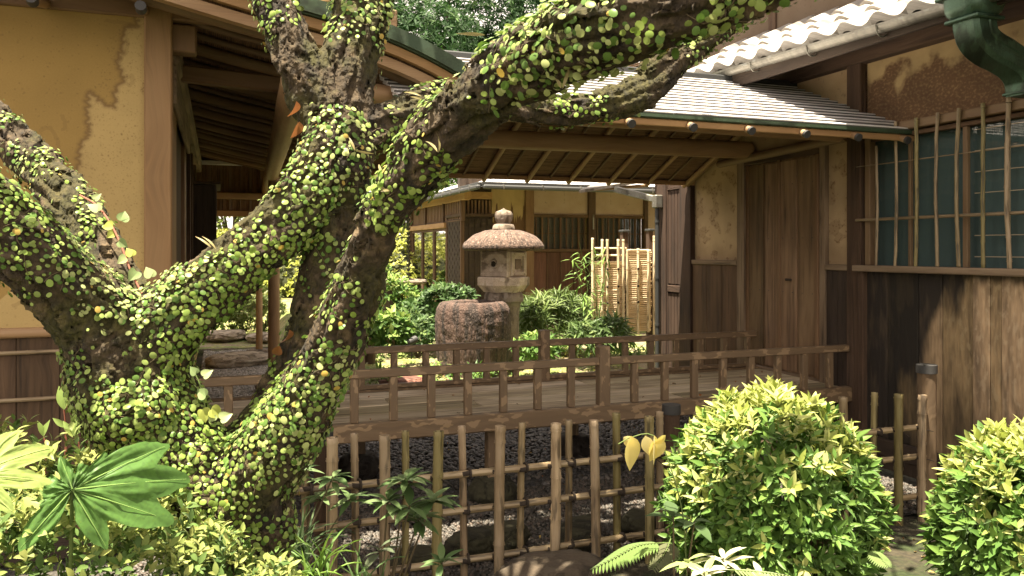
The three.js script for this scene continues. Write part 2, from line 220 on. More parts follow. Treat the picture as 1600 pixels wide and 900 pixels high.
// rosettes of leaves over rounded lobes: [centre, rx, ry, rz]
function rosettes(lobes, count, { per = 6, open = 0.9, up = 0.5, deep = 0.25, ncol = 5, size = [0.7, 1.15], r = rnd, low = -0.35, young = 0.4, rough = 0.16 } = {}) {  // young: share of pale new leaves, also used to colour in sunlit tops
  const out = [], total = lobes.reduce((s, l) => s + l[1] * l[2] + l[1] * l[3] + l[2] * l[3], 0);
  for (const [c, rx, ry, rz] of lobes) {
    const n = Math.round(count * (rx * ry + rx * rz + ry * rz) / total);
    for (let i = 0; i < n; i++) {
      const d = randDir(r); if (d.y < low) { i--; continue; }
      const bump = 1 + rough * noise(d.x * 3 + c.x * 5, d.y * 3, d.z * 3 + c.z * 5) + 0.06 * noise(d.x * 9, d.y * 9, d.z * 9), inner = r() < 0.3 ? 1 - deep * 1.6 * r() : 1 - deep * 0.35 * r() * r();
      const k = bump * inner, pos = V(c.x + d.x * rx * k, c.y + d.y * ry * k, c.z + d.z * rz * k);
      if (lobes.some((q) => q[0] !== c && ((pos.x - q[0].x) / q[1]) ** 2 + ((pos.y - q[0].y) / q[2]) ** 2 + ((pos.z - q[0].z) / q[3]) ** 2 < 0.55)) continue;
      const axis = V(d.x / rx, d.y / ry, d.z / rz).normalize().add(V(0, up, 0)).add(randDir(r).multiplyScalar(0.35)).normalize(), t1 = V(0.3, 0.1, 0.9).cross(axis).normalize(), t2 = axis.clone().cross(t1), m = per + Math.floor(r() * 3) - 1, ph = r() * 7, sunPale = r() < young * (0.06 + 1.35 * Math.max(0, d.y - 0.05)) && inner > 0.93;  // pale leaves increase towards the top, putting sunlight into the leaf colour
      for (let k2 = 0; k2 < m; k2++) {
        const a = ph + k2 * 2.4, o = open * rr(0.55, 1.15, r), side = t1.clone().multiplyScalar(Math.cos(a)).addScaledVector(t2, Math.sin(a));
        const dir = axis.clone().multiplyScalar(Math.cos(o)).addScaledVector(side, Math.sin(o)), nrm = axis.clone().multiplyScalar(Math.sin(o)).addScaledVector(side, -Math.cos(o)).add(randDir(r).multiplyScalar(0.25));
        out.push({ m: basis(pos.clone().addScaledVector(dir, 0.004).addScaledVector(axis, -0.006 * k2), dir, nrm, rr(...size, r)), c: sunPale ? ncol - 1 - Math.floor(r() * 2) : Math.floor(r() * Math.max(1, ncol - 2)) });
      }
    }
  }
  return out;
}
// surface nets: meshes the zero of a distance field
function surfaceNet(f, lo, hi, cell) {
  const n = [0, 1, 2].map((i) => Math.ceil((hi[i] - lo[i]) / cell / 8) * 8 + 1), [nx, ny, nz] = n, val = new Float32Array(nx * ny * nz).fill(1), B = 8, id = (i, j, k) => (k * ny + j) * nx + i;
  const active = [];
  for (let k = 0; k < nz - 1; k += B) for (let j = 0; j < ny - 1; j += B) for (let i = 0; i < nx - 1; i += B) {
    const c = [lo[0] + (i + B / 2) * cell, lo[1] + (j + B / 2) * cell, lo[2] + (k + B / 2) * cell], near = f.near(c, cell * B * 0.87 + 0.06); if (near === null) continue;
    if (near === true) { for (let c3 = 0; c3 <= B; c3++) for (let b = 0; b <= B; b++) for (let a = 0; a <= B; a++) val[id(i + a, j + b, k + c3)] = -1; continue; }
    active.push([i, j, k]);
    for (let c3 = 0; c3 <= B; c3++) for (let b = 0; b <= B; b++) for (let a = 0; a <= B; a++) val[id(i + a, j + b, k + c3)] = f.value(lo[0] + (i + a) * cell, lo[1] + (j + b) * cell, lo[2] + (k + c3) * cell, near);
  }
  const vid = new Map(), P = [], I = [];
  const E = [[0, 1], [2, 3], [4, 5], [6, 7], [0, 2], [1, 3], [4, 6], [5, 7], [0, 4], [1, 5], [2, 6], [3, 7]];
  const vert = (i, j, k) => {
    const key = id(i, j, k); if (vid.has(key)) return vid.get(key);
    let s = 0, x = 0, y = 0, z = 0; const v = []; for (let q = 0; q < 8; q++) v.push(val[id(i + (q & 1), j + ((q >> 1) & 1), k + (q >> 2))]);
    for (const [a, b] of E) if ((v[a] < 0) !== (v[b] < 0)) { const t = v[a] / (v[a] - v[b]); s++; x += mix(a & 1, b & 1, t); y += mix((a >> 1) & 1, (b >> 1) & 1, t); z += mix(a >> 2, b >> 2, t); }
    P.push(lo[0] + (i + x / s) * cell, lo[1] + (j + y / s) * cell, lo[2] + (k + z / s) * cell); vid.set(key, P.length / 3 - 1); return P.length / 3 - 1;
  };
  const seen = new Set();
  for (const [bi, bj, bk] of active) for (let k = bk; k < bk + B; k++) for (let j = bj; j < bj + B; j++) for (let i = bi; i < bi + B; i++) {
    if (!i || !j || !k) continue; const a = val[id(i, j, k)];
    for (let ax = 0; ax < 3; ax++) {
      const b = val[id(i + (ax === 0), j + (ax === 1), k + (ax === 2))]; if ((a < 0) === (b < 0)) continue;
      const u = (ax + 1) % 3, w = (ax + 2) % 3, o = (du, dw) => { const q = [i, j, k]; q[u] -= du; q[w] -= dw; return vert(...q); };
      const q = [o(1, 1), o(0, 1), o(0, 0), o(1, 0)]; if (a < 0) I.push(q[0], q[1], q[2], q[0], q[2], q[3]); else I.push(q[0], q[2], q[1], q[0], q[3], q[2]);
    }
  }
  const g = new THREE.BufferGeometry(); g.setAttribute('position', new THREE.Float32BufferAttribute(P, 3)); g.setIndex(I); g.computeVertexNormals(); return g;
}

// ------------------------------------------------------------------ the setting: ground, gravel, moss garden
const gardenY = (x, z) => { const e = Math.min((-z - 6.75) / 0.6, (x - 0.75 - 0.35 * noise(z * 0.9, 1, 3)) / 0.5, (30 + z) / 3); return -0.02 + 0.24 * smooth(0, 1, e) + smooth(0, 1, e) * (0.05 * fbm(x * 0.8, z * 0.8, 2, 3) + 0.035 * Math.max(0, -z - 9)); };
{
  const g = new THREE.PlaneGeometry(700, 700, 90, 90).rotateX(-Math.PI / 2); const p = g.attributes.position;
  for (let i = 0; i < p.count; i++) p.setXYZ(i, Math.sign(p.getX(i)) * Math.pow(Math.abs(p.getX(i)) / 350, 3) * 350, -0.035, Math.sign(p.getZ(i)) * Math.pow(Math.abs(p.getZ(i)) / 350, 3) * 350);
  g.computeVertexNormals(); setUV(g, (x, y, z) => [x * 0.7, z * 0.7]);
  struct('ground', g, std([1, 1, 1], { map: soilMap, bumpMap: groundBump, bs: 0.02, roughness: 1 }));
  const q = new THREE.PlaneGeometry(13, 24, 130, 240).rotateX(-Math.PI / 2).translate(6.2, 0, -18.4), pq = q.attributes.position;
  for (let i = 0; i < pq.count; i++) pq.setY(i, gardenY(pq.getX(i), pq.getZ(i)));
  q.computeVertexNormals(); setUV(q, (x, y, z) => [x * 0.6, z * 0.6]);
  struct('moss_garden', q, std([1, 1, 1], { map: mossMap, bumpMap: groundBump, bs: 0.02, roughness: 1 }));
  const l = new THREE.PlaneGeometry(16, 18, 60, 60).rotateX(-Math.PI / 2).translate(-1, -0.01, -24); const pl = l.attributes.position;
  for (let i = 0; i < pl.count; i++) pl.setY(i, -0.015 + 0.1 * fbm(pl.getX(i) * 0.5, pl.getZ(i) * 0.5, 3, 3) + 0.1);
  l.computeVertexNormals(); setUV(l, (x, y, z) => [x * 0.6, z * 0.6]); struct('lawn', l, std([1.1, 1.15, 0.9], { map: mossMap, bumpMap: groundBump, bs: 0.02, roughness: 1 }));
  const gb = new THREE.PlaneGeometry(6.2, 10.2, 20, 20).rotateX(-Math.PI / 2).translate(1.4, -0.02, -8.85); setUV(gb, (x, y, z) => [x, z]);
  struct('gravel_bed', gb, std([1, 1, 1], { map: gravelMap, bumpMap: groundBump, bs: 0.01, roughness: 1 }));
}
function pebbles(name, n, x0, x1, z0, z1, size, cols, seed, keep = () => true) {
  const r = rngOf(seed), g = new THREE.IcosahedronGeometry(1, 1), im = new THREE.InstancedMesh(g, std([1, 1, 1], { roughness: 0.55 }), n), m = new THREE.Matrix4(), q = new THREE.Quaternion(), c = new THREE.Color();
  for (let i = 0; i < n; i++) {
    let x, z, t = 0; do { x = mix(x0, x1, r()); z = mix(z0, z1, r()); } while (!keep(x, z) && t++ < 30);
    const s = size * mix(0.55, 1.25, r()); q.setFromEuler(new THREE.Euler(r() * 0.6, r() * 6.3, r() * 0.6));
    m.compose(V(x, -0.02 + s * mix(0.15, 0.5, r()) + 0.02 * (noise(x * 2, z * 2, 1) + 0.3), z), q, V(s, s * mix(0.45, 0.7, r()), s * mix(0.65, 0.95, r()))); im.setMatrixAt(i, m);
    const k = mix(0.6, 1.5, r()), b = cols[Math.floor(r() * cols.length)]; c.setRGB(b[0] * k, b[1] * k, b[2] * k); im.setColorAt(i, c);
  }
  im.name = numbered(name); im.userData = { kind: 'stuff' }; im.castShadow = im.receiveShadow = true; scene.add(im); return im;
}
{
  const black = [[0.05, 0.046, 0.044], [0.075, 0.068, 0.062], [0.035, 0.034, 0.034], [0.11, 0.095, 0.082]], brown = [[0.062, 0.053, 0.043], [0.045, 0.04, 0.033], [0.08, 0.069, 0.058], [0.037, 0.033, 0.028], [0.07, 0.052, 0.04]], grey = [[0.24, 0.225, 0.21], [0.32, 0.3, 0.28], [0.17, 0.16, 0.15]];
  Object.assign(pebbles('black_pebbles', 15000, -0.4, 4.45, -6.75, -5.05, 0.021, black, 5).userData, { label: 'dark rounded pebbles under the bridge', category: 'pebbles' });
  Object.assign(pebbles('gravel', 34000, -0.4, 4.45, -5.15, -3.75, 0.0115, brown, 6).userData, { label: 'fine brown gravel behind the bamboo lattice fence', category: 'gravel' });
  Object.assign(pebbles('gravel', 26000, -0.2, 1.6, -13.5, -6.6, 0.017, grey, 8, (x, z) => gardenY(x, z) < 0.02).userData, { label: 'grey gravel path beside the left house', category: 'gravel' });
}
function boulder(name, label, px, py, k, w, h, d, mat, seed, group, sink = 0.3, turn = 0, det = 3) {
  const p = k.isVector3 ? k : at(px, py, k), t = thing(name, label, 'stone', [p.x, p.y - 0.02, p.z], group);
  const m = part(t, 'stone', rockG(w, h, d, seed, det), mat, [p.x, p.y - 0.02 + h / 2 - h * sink, p.z]); m.rotation.y = turn; return t;
}
{
  // a row of flat edging stones behind the bridge, along the moss
  const row = [[655, 686, .16, 'small brown edging stone at the left end of the row under the bridge'], [697, 687, .26, 'long brown edging stone second from left under the bridge'], [741, 683, .18, 'edging stone left of the bamboo poles under the bridge middle'], [765, 681, .17, 'short edging stone right of centre of the left row under the bridge'], [846, 672, .22, 'wide grey edging stone with moss seam right of the bridge support'], [878, 668, .15, 'small edging stone between wide grey ones under the bridge'], [948, 662, .42, 'longest pale edging stone under the bridge, behind the fence'], [1005, 660, .2, 'edging stone under the bridge left of the charcoal post']];
  row.forEach(([px, py, w, l], i) => boulder('edging_stone', l, px, py + 8, { z: -6.72 }, w * 1.15, 0.17, 0.26, M.rockBrown, i * 3 + 1, 'edging stones in a row under the bridge', 0.25, i));
  // low stones just behind the fence
  const lo = [[655, 880, .32, 'low brown stone behind the fence left of the bush of long leaves'], [742, 850, .36, 'mossy low stone behind the third thick bamboo pole'], [790, 842, .30, 'flat low stone behind the fence centre'], [905, 838, .58, 'long mossy stone behind the fence right of centre'], [1000, 822, .30, 'brown low stone behind the fence beside the round bush']];
  lo.forEach(([px, py, w, l], i) => boulder('kerb_stone', l, px, py, { z: -4.0 }, w, 0.15, 0.22, M.rockMoss, i * 5 + 2, 'low stones along the fence', 0.3, i * 0.3));
  boulder('stepping_stone', 'broad flat brown stepping stone at the bottom edge of the picture', 858, 915, { d: 3.62 }, 0.60, 0.17, 0.42, M.rockBrown, 4, undefined, 0.16, 0.3, 4);
  // stones seen between the trunks on the far left
  boulder('garden_stone', 'broad flat brown stone standing on grey gravel beyond the left posts', 378, 568, { y: 0.0 }, 1.0, 0.24, 0.8, M.stonePale, 14, 'stones on the gravel path', 0.2, 0.4);
  boulder('garden_stone', 'pale flat stone farther back at the edge of the left gravel', 352, 528, { y: 0.03 }, 0.85, 0.24, 0.7, M.stonePale, 17, 'stones on the gravel path', 0.25, 1);
  boulder('garden_stone', 'small flat stone at the lawn edge beside the thin post', 412, 530, { y: 0.03 }, 0.7, 0.2, 0.6, M.stonePale, 19, 'stones on the gravel path', 0.25, 2);
  boulder('red_rock', 'rugged red brown rock in the moss behind the bridge railing', 640, 612, { y: 0.16 }, 0.46, 0.24, 0.35, M.rockRed, 23, undefined, 0.2, 0.5, 4);
  boulder('red_rock', 'small pinkish rock to the left of the rugged red brown one', 600, 608, { y: 0.16 }, 0.2, 0.16, 0.2, M.rockRed, 29, undefined, 0.2, 1);
  boulder('red_rock', 'flat reddish rock behind the railing near the middle post', 885, 594, { y: 0.18 }, 0.42, 0.14, 0.3, M.rockRed, 31, undefined, 0.3, 1.5);
}
// ------------------------------------------------------------------ the roofed footbridge
const DECK = 0.556, ZF = -4.8, ZB = -5.88, XW = 4.5;
{
  const t = thing('covered_footbridge', 'low wooden footbridge with railings and a shingled gable roof between the two houses', 'footbridge', [2.1, 0, -5.34]);
  // deck boards, each in two lengths
  const n = 4, w = (ZF - ZB - 0.06) / n;
  for (let i = 0; i < n; i++) { const z0 = ZB + 0.03 + i * w, j = [2.7, 1.1, 1.66, 3.1][i]; for (const [a, b] of [[-0.22, j - 0.003], [j + 0.003, XW - 0.03]]) slab(t, 'deck_plank', a, b, DECK - 0.04 - rnd() * 0.003, DECK - rnd() * 0.003, z0 + 0.004, z0 + w - 0.004, vary(M.deck), 0.006, 0); }
  slab(t, 'edge_beam', -0.24, XW - 0.02, DECK - 0.098, DECK + 0.012, ZF - 0.03, ZF + 0.05, M.rail, 0.008, 0);
  slab(t, 'edge_beam', -0.24, XW - 0.02, DECK - 0.098, DECK + 0.014, ZB - 0.05, ZB + 0.028, M.rail, 0.008, 0);
  slab(t, 'floor_joist', -0.24, XW - 0.02, DECK - 0.16, DECK - 0.046, -5.4, -5.3, M.dark, 0.006, 0);
  for (const [z, x0, dx, pk, name] of [[ZF + 0.01, 0.762, 0.2351, 7, 'front'], [ZB - 0.012, 0.99, 0.2417, 6, 'back']]) {
    const xl = name === 'front' ? -0.22 : 0.93, rl = part(t, 'railing', cbox(4.46 - xl, 0.05, 0.05, 0.006), M.rail, [(4.46 + xl) / 2, 0.858, z]);
    for (let k = -5; k < 17; k++) { const x = x0 + dx * k; if (x < xl + 0.02 || x > 4.4) continue; if (k === pk || (k === pk - 12 && x > -1)) { const h = 0.40; part(rl, 'rail_post', cbox(0.078, h, 0.078, 0.008), M.rail, [x, DECK + h / 2 + 0.004, z]); } else { const h = 0.858 - 0.025 - DECK - 0.013; part(rl, 'baluster', cbox(0.048, h, 0.04, 0.004), M.rail, [x, DECK + 0.013 + h / 2, z]); } }
    if (name === 'back') part(rl, 'bottom_rail', cbox(3.5, 0.03, 0.045, 0.004), M.rail, [2.7, DECK + 0.032, z - 0.002]);
  }
  // legs on footing stones
  for (const [x, z] of [[1.66, -4.88], [0.2, -4.88], [3.6, -4.88], [0.95, -5.75], [2.62, -5.75], [4.1, -5.75]]) { slab(t, 'leg', x - 0.04, x + 0.04, 0.1, DECK - 0.1, z - 0.04, z + 0.04, M.rail, 0.005, 1); const s = part(t, 'footing_stone', rockG(0.32, 0.24, 0.3, x * 3 + z, 3), z < -5 ? M.rockDark : M.rockMoss, [x, 0.05, z]); s.rotation.y = x; }

  // roof: eaves along X, ridge over the middle
  const eF = { y: 2.40, z: -4.24 }, rg = { y: 2.94, z: -5.5 }, eB = { y: 2.295, z: -6.95 }, x0 = 0.9, x1 = 4.535;
  const roof = part(t, 'roof', (() => { const g = []; // two thin sarking sheets joined under the shingles
    for (const e of [eF, eB]) { const a = V(0, e.y, e.z), b = V(0, rg.y, rg.z), L = a.distanceTo(b), d = cbox(x1 - x0, 0.012, L, 0.002, 0); d.rotateX((e === eF ? 1 : -1) * Math.atan2(b.y - a.y, Math.abs(b.z - a.z))); d.translate((x0 + x1) / 2, (a.y + b.y) / 2, (a.z + b.z) / 2); g.push(d); }
    return mergeGeometries(g); })(), M.reed);
  setUV(roof.geometry, (x, y, z) => [x, Math.abs(z + 5.5) * 1.4]);
  for (const [e, s] of [[eF, 1], [eB, -1]]) {
    const L = Math.hypot(rg.y - e.y, rg.z - e.z), ang = Math.atan2(rg.y - e.y, Math.abs(rg.z - e.z)), n = 13;
    for (let i = 0; i <= n; i++) { // one course of shingles, lapped over the next lower, in runs
      const u = (i + 0.5) / (n + 0.7), y = mix(e.y, rg.y, u) + 0.022, z = mix(e.z, rg.z, u); let a = x0;
      while (a < x1 - 0.02) { const b = i % 2 ? x1 : a === x0 ? 2.6 : x1, c = cbox(b - a - 0.001, 0.024, L / n * 1.25, 0.003, 0); const m = part(roof, 'shingle_course', c, M.shingle, [(a + b) / 2, y + rr(-0.002, 0.002), z]); m.rotation.x = s * (ang - 0.16); if (s > 0) { const e = new THREE.Mesh(cbox(b - a - 0.004, 0.0165, 0.004, 0.001, 0), M.butt); e.name = 'butt_shade'; e.position.set(0, -0.0035, L / n * 0.625 + 0.0005); e.castShadow = e.receiveShadow = true; m.add(e); } a = b; }  // dark strip on each front butt paints the shadow line between courses
    }
    slab(roof, 'eave_edge', x0 - 0.02, x1, e.y - 0.006, e.y + 0.028, e.z - 0.012, e.z + 0.016 * s + 0.004, M.copper, 0.006, 0);
    slab(roof, 'fascia', x0, x1, e.y - 0.05, e.y - 0.008, e.z - s * 0.012 - 0.012, e.z - s * 0.012 + 0.012, M.fascia, 0.004, 0);
    // rafters: thick logs and slim ones by turns
    for (let k = 0; k < 18; k++) {
      const x = 4.42 - k * 0.2125; if (x < x0 + 0.05) break; const thick = k % 2 === 0, r = thick ? 0.025 : 0.012, dy = -0.01 - r;
      const a = V(x, rg.y + dy - 0.02, rg.z), b = V(x, e.y + dy, e.z), out = b.clone().sub(a).normalize().multiplyScalar(thick ? 0.045 : -0.02);
      const m = part(roof, 'rafter', logG(a, b.clone().add(out), r, r * 0.95, 9, 0.1), thick ? M.log : M.rafter); m.userData.none = undefined; delete m.userData.none;
      if (thick && s > 0) part(roof, 'rafter_cap', along(new THREE.CylinderGeometry(r * 1.05, r * 1.05, 0.02, 12).translate(0, 0.01, 0), b.clone().add(out).addScaledVector(out, -0.1), b.clone().add(out.clone().multiplyScalar(2))), M.cap);
    }
    part(roof, 'log_beam', logG(V(x0 - 0.1, s > 0 ? 2.50 : 2.47, s > 0 ? -4.86 : -6.0), V(4.47, s > 0 ? 2.50 : 2.49, s > 0 ? -4.86 : -6.0), 0.072, 0.078, 16, 0.05), M.log);
  }
  part(roof, 'ridge_cap', cbox(x1 - x0, 0.05, 0.16, 0.01), M.metalDark, [(x0 + x1) / 2, rg.y + 0.035, rg.z]);
  part(roof, 'verge_rafter', logG(V(4.45, rg.y - 0.04, rg.z), V(4.45, eB.y - 0.04, eB.z - 0.02), 0.028), M.logDark);
}
// ------------------------------------------------------------------ the house on the right
{
  const t = thing('right_house', 'plaster and plank house on the right with a barred window, sliding doors and tiled eave', 'house', [4.6, 0, -5]);
  const X = XW;
  const zAt = (px, x = X) => at(px, 390, { x }).z, yAt = (px, py, x = X) => at(px, py, { x }).y;
  // stained plaster
  const stain = tex(512, 256, (u, v) => { // u: along the wall, v: upwards
    const z = u * 2.2, y = v * 0.7, d = fbm(z * 5, y * 5, 3, 5), edge = 0.46 - 0.30 * Math.max(0, noise(z * 2.2, y * 2.5, 8)) - smooth(0.5, 2.2, z) * 0.1, b = smooth(-0.05, 0.1, edge - y * 1.15 + 0.36 * fbm(z * 7, y * 7, 9, 5)), sp = 0.7 * smooth(-0.1, 0.4, fbm(z * 46, y * 60, 2, 4));
    const k = 0.9 + 0.5 * d; const a = [0.40 * k, 0.285 * k, 0.14 * k], c = [0.12 * k, 0.062 * k, 0.03 * k], s = b * (0.97 - 0.45 * sp); return [mix(a[0], c[0], s), mix(a[1], c[1], s), mix(a[2], c[2], s)];
  });
  stain.wrapS = stain.wrapT = THREE.ClampToEdgeWrapping;
  const wz = zAt(1350), wTop = 2.46, wBot = 1.485, zEnd = -1.6;
  slab(t, 'plaster_wall', X + 0.02, X + 0.09, 0.02, 3.22, -7.62, wz, M.plasterPale, 0.002, 1);
  const sp = part(t, 'stained_plaster', cbox(0.08, 0.76, zEnd - wz, 0.002), std([1, 1, 1], { map: stain, bumpMap: plasterBump, bs: 0.002, roughness: 0.95 }), [X + 0.07, wTop + 0.38, (wz + zEnd) / 2]);
  setUV(sp.geometry, (x, y, z) => [((z + (zEnd - wz) / 2)) / 2.2, (y + 0.38) / 0.75]);
  const fm = std([1, 1, 1], { map: flakeMap, bumpMap: plasterBump, bs: 0.003, roughness: 0.95 });
  for (const [pa, pb, y0, y1] of [[1084, 1155, 1.5, 2.46], [1293, 1328, 1.485, 2.5]]) { const a = zAt(pa), b = zAt(pb), m = slab(t, 'plaster_panel', X + 0.012, X + 0.03, y0, y1, a, b, fm, 0.001, 1); setUV(m.geometry, (x, y, z) => [(z + (b - a) / 2) / 0.8 + (pa > 1200 ? 0.1 : 0), (y + (y1 - y0) / 2) / (y1 - y0)]); }
  // posts and rails
  const post = (pa, pb, y0, y1, m, proud = 0.02) => slab(t, 'post', X - proud, X + 0.08, y0, y1, zAt(pa), zAt(pb), m, 0.006, 1);
  post(1328, 1350, 0.1, 3.2, M.postDark, 0.035);
  post(1155, 1166, 0.4, 2.42, M.grey, 0.03); post(1284, 1293, 0.4, 2.44, M.grey, 0.03);
  post(1067, 1084, 0.1, 2.6, M.panelDark, 0.04); post(1029, 1046, 0.1, 2.7, M.panelDark, 0.05);
  slab(t, 'dado_rail', X - 0.03, X + 0.03, 1.455, 1.50, zAt(1084), zAt(1155), M.grey, 0.005, 2);
  slab(t, 'dado_rail', X - 0.032, X + 0.03, 1.44, 1.485, zAt(1293), zAt(1329), M.grey, 0.005, 2);
  part(t, 'lintel_log', logG(V(X - 0.03, 2.41, zAt(1128)), V(X - 0.03, 2.455, zAt(1328)), 0.036, 0.04), M.logDark);
  // planked dado panels
  const planks = (pa, pb, n, y0, y1, mat, proud = 0, name = 'plank') => { const a = zAt(pa), b = zAt(pb); for (let i = 0; i < n; i++) { const z0 = mix(a, b, i / n), z1 = mix(a, b, (i + 1) / n); slab(t, name, X - proud - 0.012 - rnd() * 0.004, X + 0.02, y0, y1, z0 + 0.0015, z1 - 0.0015, vary(mat), 0.003, 1); } };
  planks(1084, 1155, 3, 0.45, 1.455, M.panel); planks(1293, 1328, 2, 0.1, 1.44, M.dark);
  // panel door beyond the bridge
  { const a = zAt(1046), b = zAt(1067), d = slab(t, 'panel_door', X - 0.01, X + 0.03, 0.3, 2.3, a, b, M.panelDark, 0.003, 1); const w = b - a;
    for (let i = 0; i < 4; i++) for (const [y0, y1] of [[0.36, 1.14], [1.24, 2.22]]) part(d, 'board', cbox(0.012, y1 - y0, w * 0.205, 0.003), M.panelDark, [X - 0.016, (y0 + y1) / 2, a + w * (0.14 + 0.24 * i)]);
    for (const y of [0.33, 1.19, 2.26]) part(d, 'crossrail', cbox(0.026, 0.07, w * 0.98, 0.004), M.panelDark, [X - 0.02, y, (a + b) / 2]); for (const z of [a + w * 0.03, b - w * 0.03]) part(d, 'stile', cbox(0.024, 1.96, w * 0.055, 0.004), M.panelDark, [X - 0.021, 1.3, z]); }
  // sliding doors at the bridge
  { const a = zAt(1166), b = zAt(1284), s = zAt(1221), y0 = 0.575, y1 = 2.36;
    slab(t, 'door_track', X - 0.03, X + 0.05, 0.54, 0.575, a, b, M.grey, 0.004, 2); slab(t, 'door_head', X - 0.03, X + 0.05, 2.36, 2.42, a, b, M.postDark, 0.004, 2);
    for (const [za, zb, x, m] of [[a, s + 0.02, X + 0.012, M.door2], [s - 0.01, b, X - 0.022, M.door]]) {
      const d = slab(t, 'sliding_door', x, x + 0.022, y0, y1, za, zb, m, 0.003, 1), w = zb - za;
      for (let i = 0; i < 2; i++) part(d, 'door_board', cbox(0.012, y1 - y0 - 0.03, w / 2 - 0.028, 0.004), vary(m), [x - 0.004, (y0 + y1) / 2, za + w * (i + 0.5) / 2]);
      part(d, 'stile', cbox(0.022, y1 - y0, 0.036, 0.004), M.beam, [x - 0.008, (y0 + y1) / 2, za + 0.018]); part(d, 'stile', cbox(0.022, y1 - y0, 0.036, 0.004), M.beam, [x - 0.008, (y0 + y1) / 2, zb - 0.018]);
      for (let j = 0; j < 4; j++) for (let i = 0; i < 4; i++) part(d, 'nail', new THREE.CylinderGeometry(0.004, 0.004, 0.006, 6).rotateZ(Math.PI / 2), M.cap, [x - 0.01, y0 + 0.22 + j * 0.45, za + w * (0.14 + 0.24 * i)]);
    }
    const h = at(1230, 437, { x: X - 0.06 }); part(t, 'door_handle', logG(V(X - 0.05, h.y, h.z - 0.03), V(X - 0.05, h.y, h.z + 0.035), 0.011, 0.009, 8), M.dark);
  }
  // window: frame, two sashes with panes, curtain, bamboo bars
  {
    const w = slab(t, 'window', X + 0.12, X + 0.135, wBot, wTop, wz, zEnd, M.blind, 0.001, 1);
    { const g = new THREE.PlaneGeometry(zEnd - wz, wTop - wBot, 260, 1).rotateY(-Math.PI / 2), p = g.attributes.position; for (let i = 0; i < p.count; i++) { const z = p.getZ(i); p.setX(i, 0.005 * Math.sin(z * 42 + 3 * noise(z * 3, 1, 2)) + 0.008 * noise(z * 9, 2, 2)); } g.computeVertexNormals(); part(w, 'curtain', g, M.curtain, [X + 0.085, (wBot + wTop) / 2, (wz + zEnd) / 2]); }
    part(w, 'window_sill', cbox(0.13, 0.045, zEnd - wz + 0.05, 0.006, 2), M.grey, [X - 0.03, wBot - 0.022, (wz + zEnd) / 2]);
    part(w, 'window_head', cbox(0.1, 0.06, zEnd - wz, 0.006, 2), M.logDark, [X + 0.0, wTop + 0.0, (wz + zEnd) / 2]);
    part(w, 'window_rail', cbox(0.05, 0.03, zEnd - wz, 0.004, 2), M.panel, [X + 0.015, wTop - 0.055, (wz + zEnd) / 2]);
    const stz = [zAt(1421), zAt(1508), zAt(1680), zAt(1850)];
    stz.forEach((z, i) => part(w, 'sash_stile', cbox(0.03, wTop - wBot - 0.07, i ? 0.036 : 0.022, 0.004), M.logDark, [X + 0.012, (wTop + wBot) / 2 - 0.035, z]));
    part(w, 'jamb', cbox(0.06, wTop - wBot, 0.05, 0.005), M.logDark, [X + 0.01, (wTop + wBot) / 2, wz + 0.05]);
    const edges = [wz + 0.08, ...stz, zEnd]; for (let i = 0; i + 1 < edges.length; i++) { const a = edges[i] + 0.012, b = edges[i + 1] - 0.012; part(w, 'pane', new THREE.PlaneGeometry(b - a, wTop - wBot - 0.09).rotateY(-Math.PI / 2), M.glass, [X + 0.022 + (i % 2) * 0.004, (wTop + wBot) / 2 - 0.035, (a + b) / 2]); }
    const mu = std([0.35, 0.29, 0.2]); for (let k = 0; k < 7; k++) part(w, 'glazing_bar', cbox(0.006, 0.006, zEnd - zAt(1508) - 0.04, 0.001, 2), mu, [X + 0.036, wBot + 0.07 + k * 0.135, (zAt(1508) + zEnd) / 2 + 0.02]);
    for (const px of [1571, 1640, 1710]) part(w, 'glazing_bar', cbox(0.008, wTop - wBot - 0.09, 0.007, 0.001), mu, [X + 0.0375, (wTop + wBot) / 2 - 0.035, zAt(px)]);
    for (const y of [0.51, 0.89]) part(w, 'bar_rail', bambooG(V(X - 0.045, wBot + (y - 0.19) * 1.04, wz - 0.03), V(X - 0.045, wBot + (y - 0.19) * 1.04, zEnd), y < 0.6 ? 0.011 : 0.004, 0.22), M.bambooOld);
    const bars = [[1369, 228, 0.010], [1399, 190, .011], [1431, 184, .0125], [1465, 176, .0115], [1498, 169, .0125], [1536, 161, .0125], [1577, 153, .014], [1622, 144, .013], [1672, 135, .013], [1730, 122, .013], [1800, 110, .014]];
    bars.forEach(([px, py, r], i) => { const a = at(px, 415, { x: X - 0.07 }), b = at(px, py, { x: X - 0.07 }); a.y = wBot + 0.002; const mid = a.clone().lerp(b, 0.5).add(V(0, 0, rr(-0.012, 0.012))); const g = bambooG(V(0, 0, 0), V(0, b.y - a.y, 0), r, 0.14, 9), p = g.attributes.position, H = b.y - a.y, s = rr(-0.02, 0.02); for (let q = 0; q < p.count; q++) { const u = p.getY(q) / H; p.setZ(q, p.getZ(q) + Math.sin(u * Math.PI) * s + noise(i * 3, u * 5, 2) * 0.006); } g.computeVertexNormals(); part(w, 'bamboo_bar', g, vary([M.bambooOld, M.bamboo, M.bambooGreen][i % 3]), a); });
  }
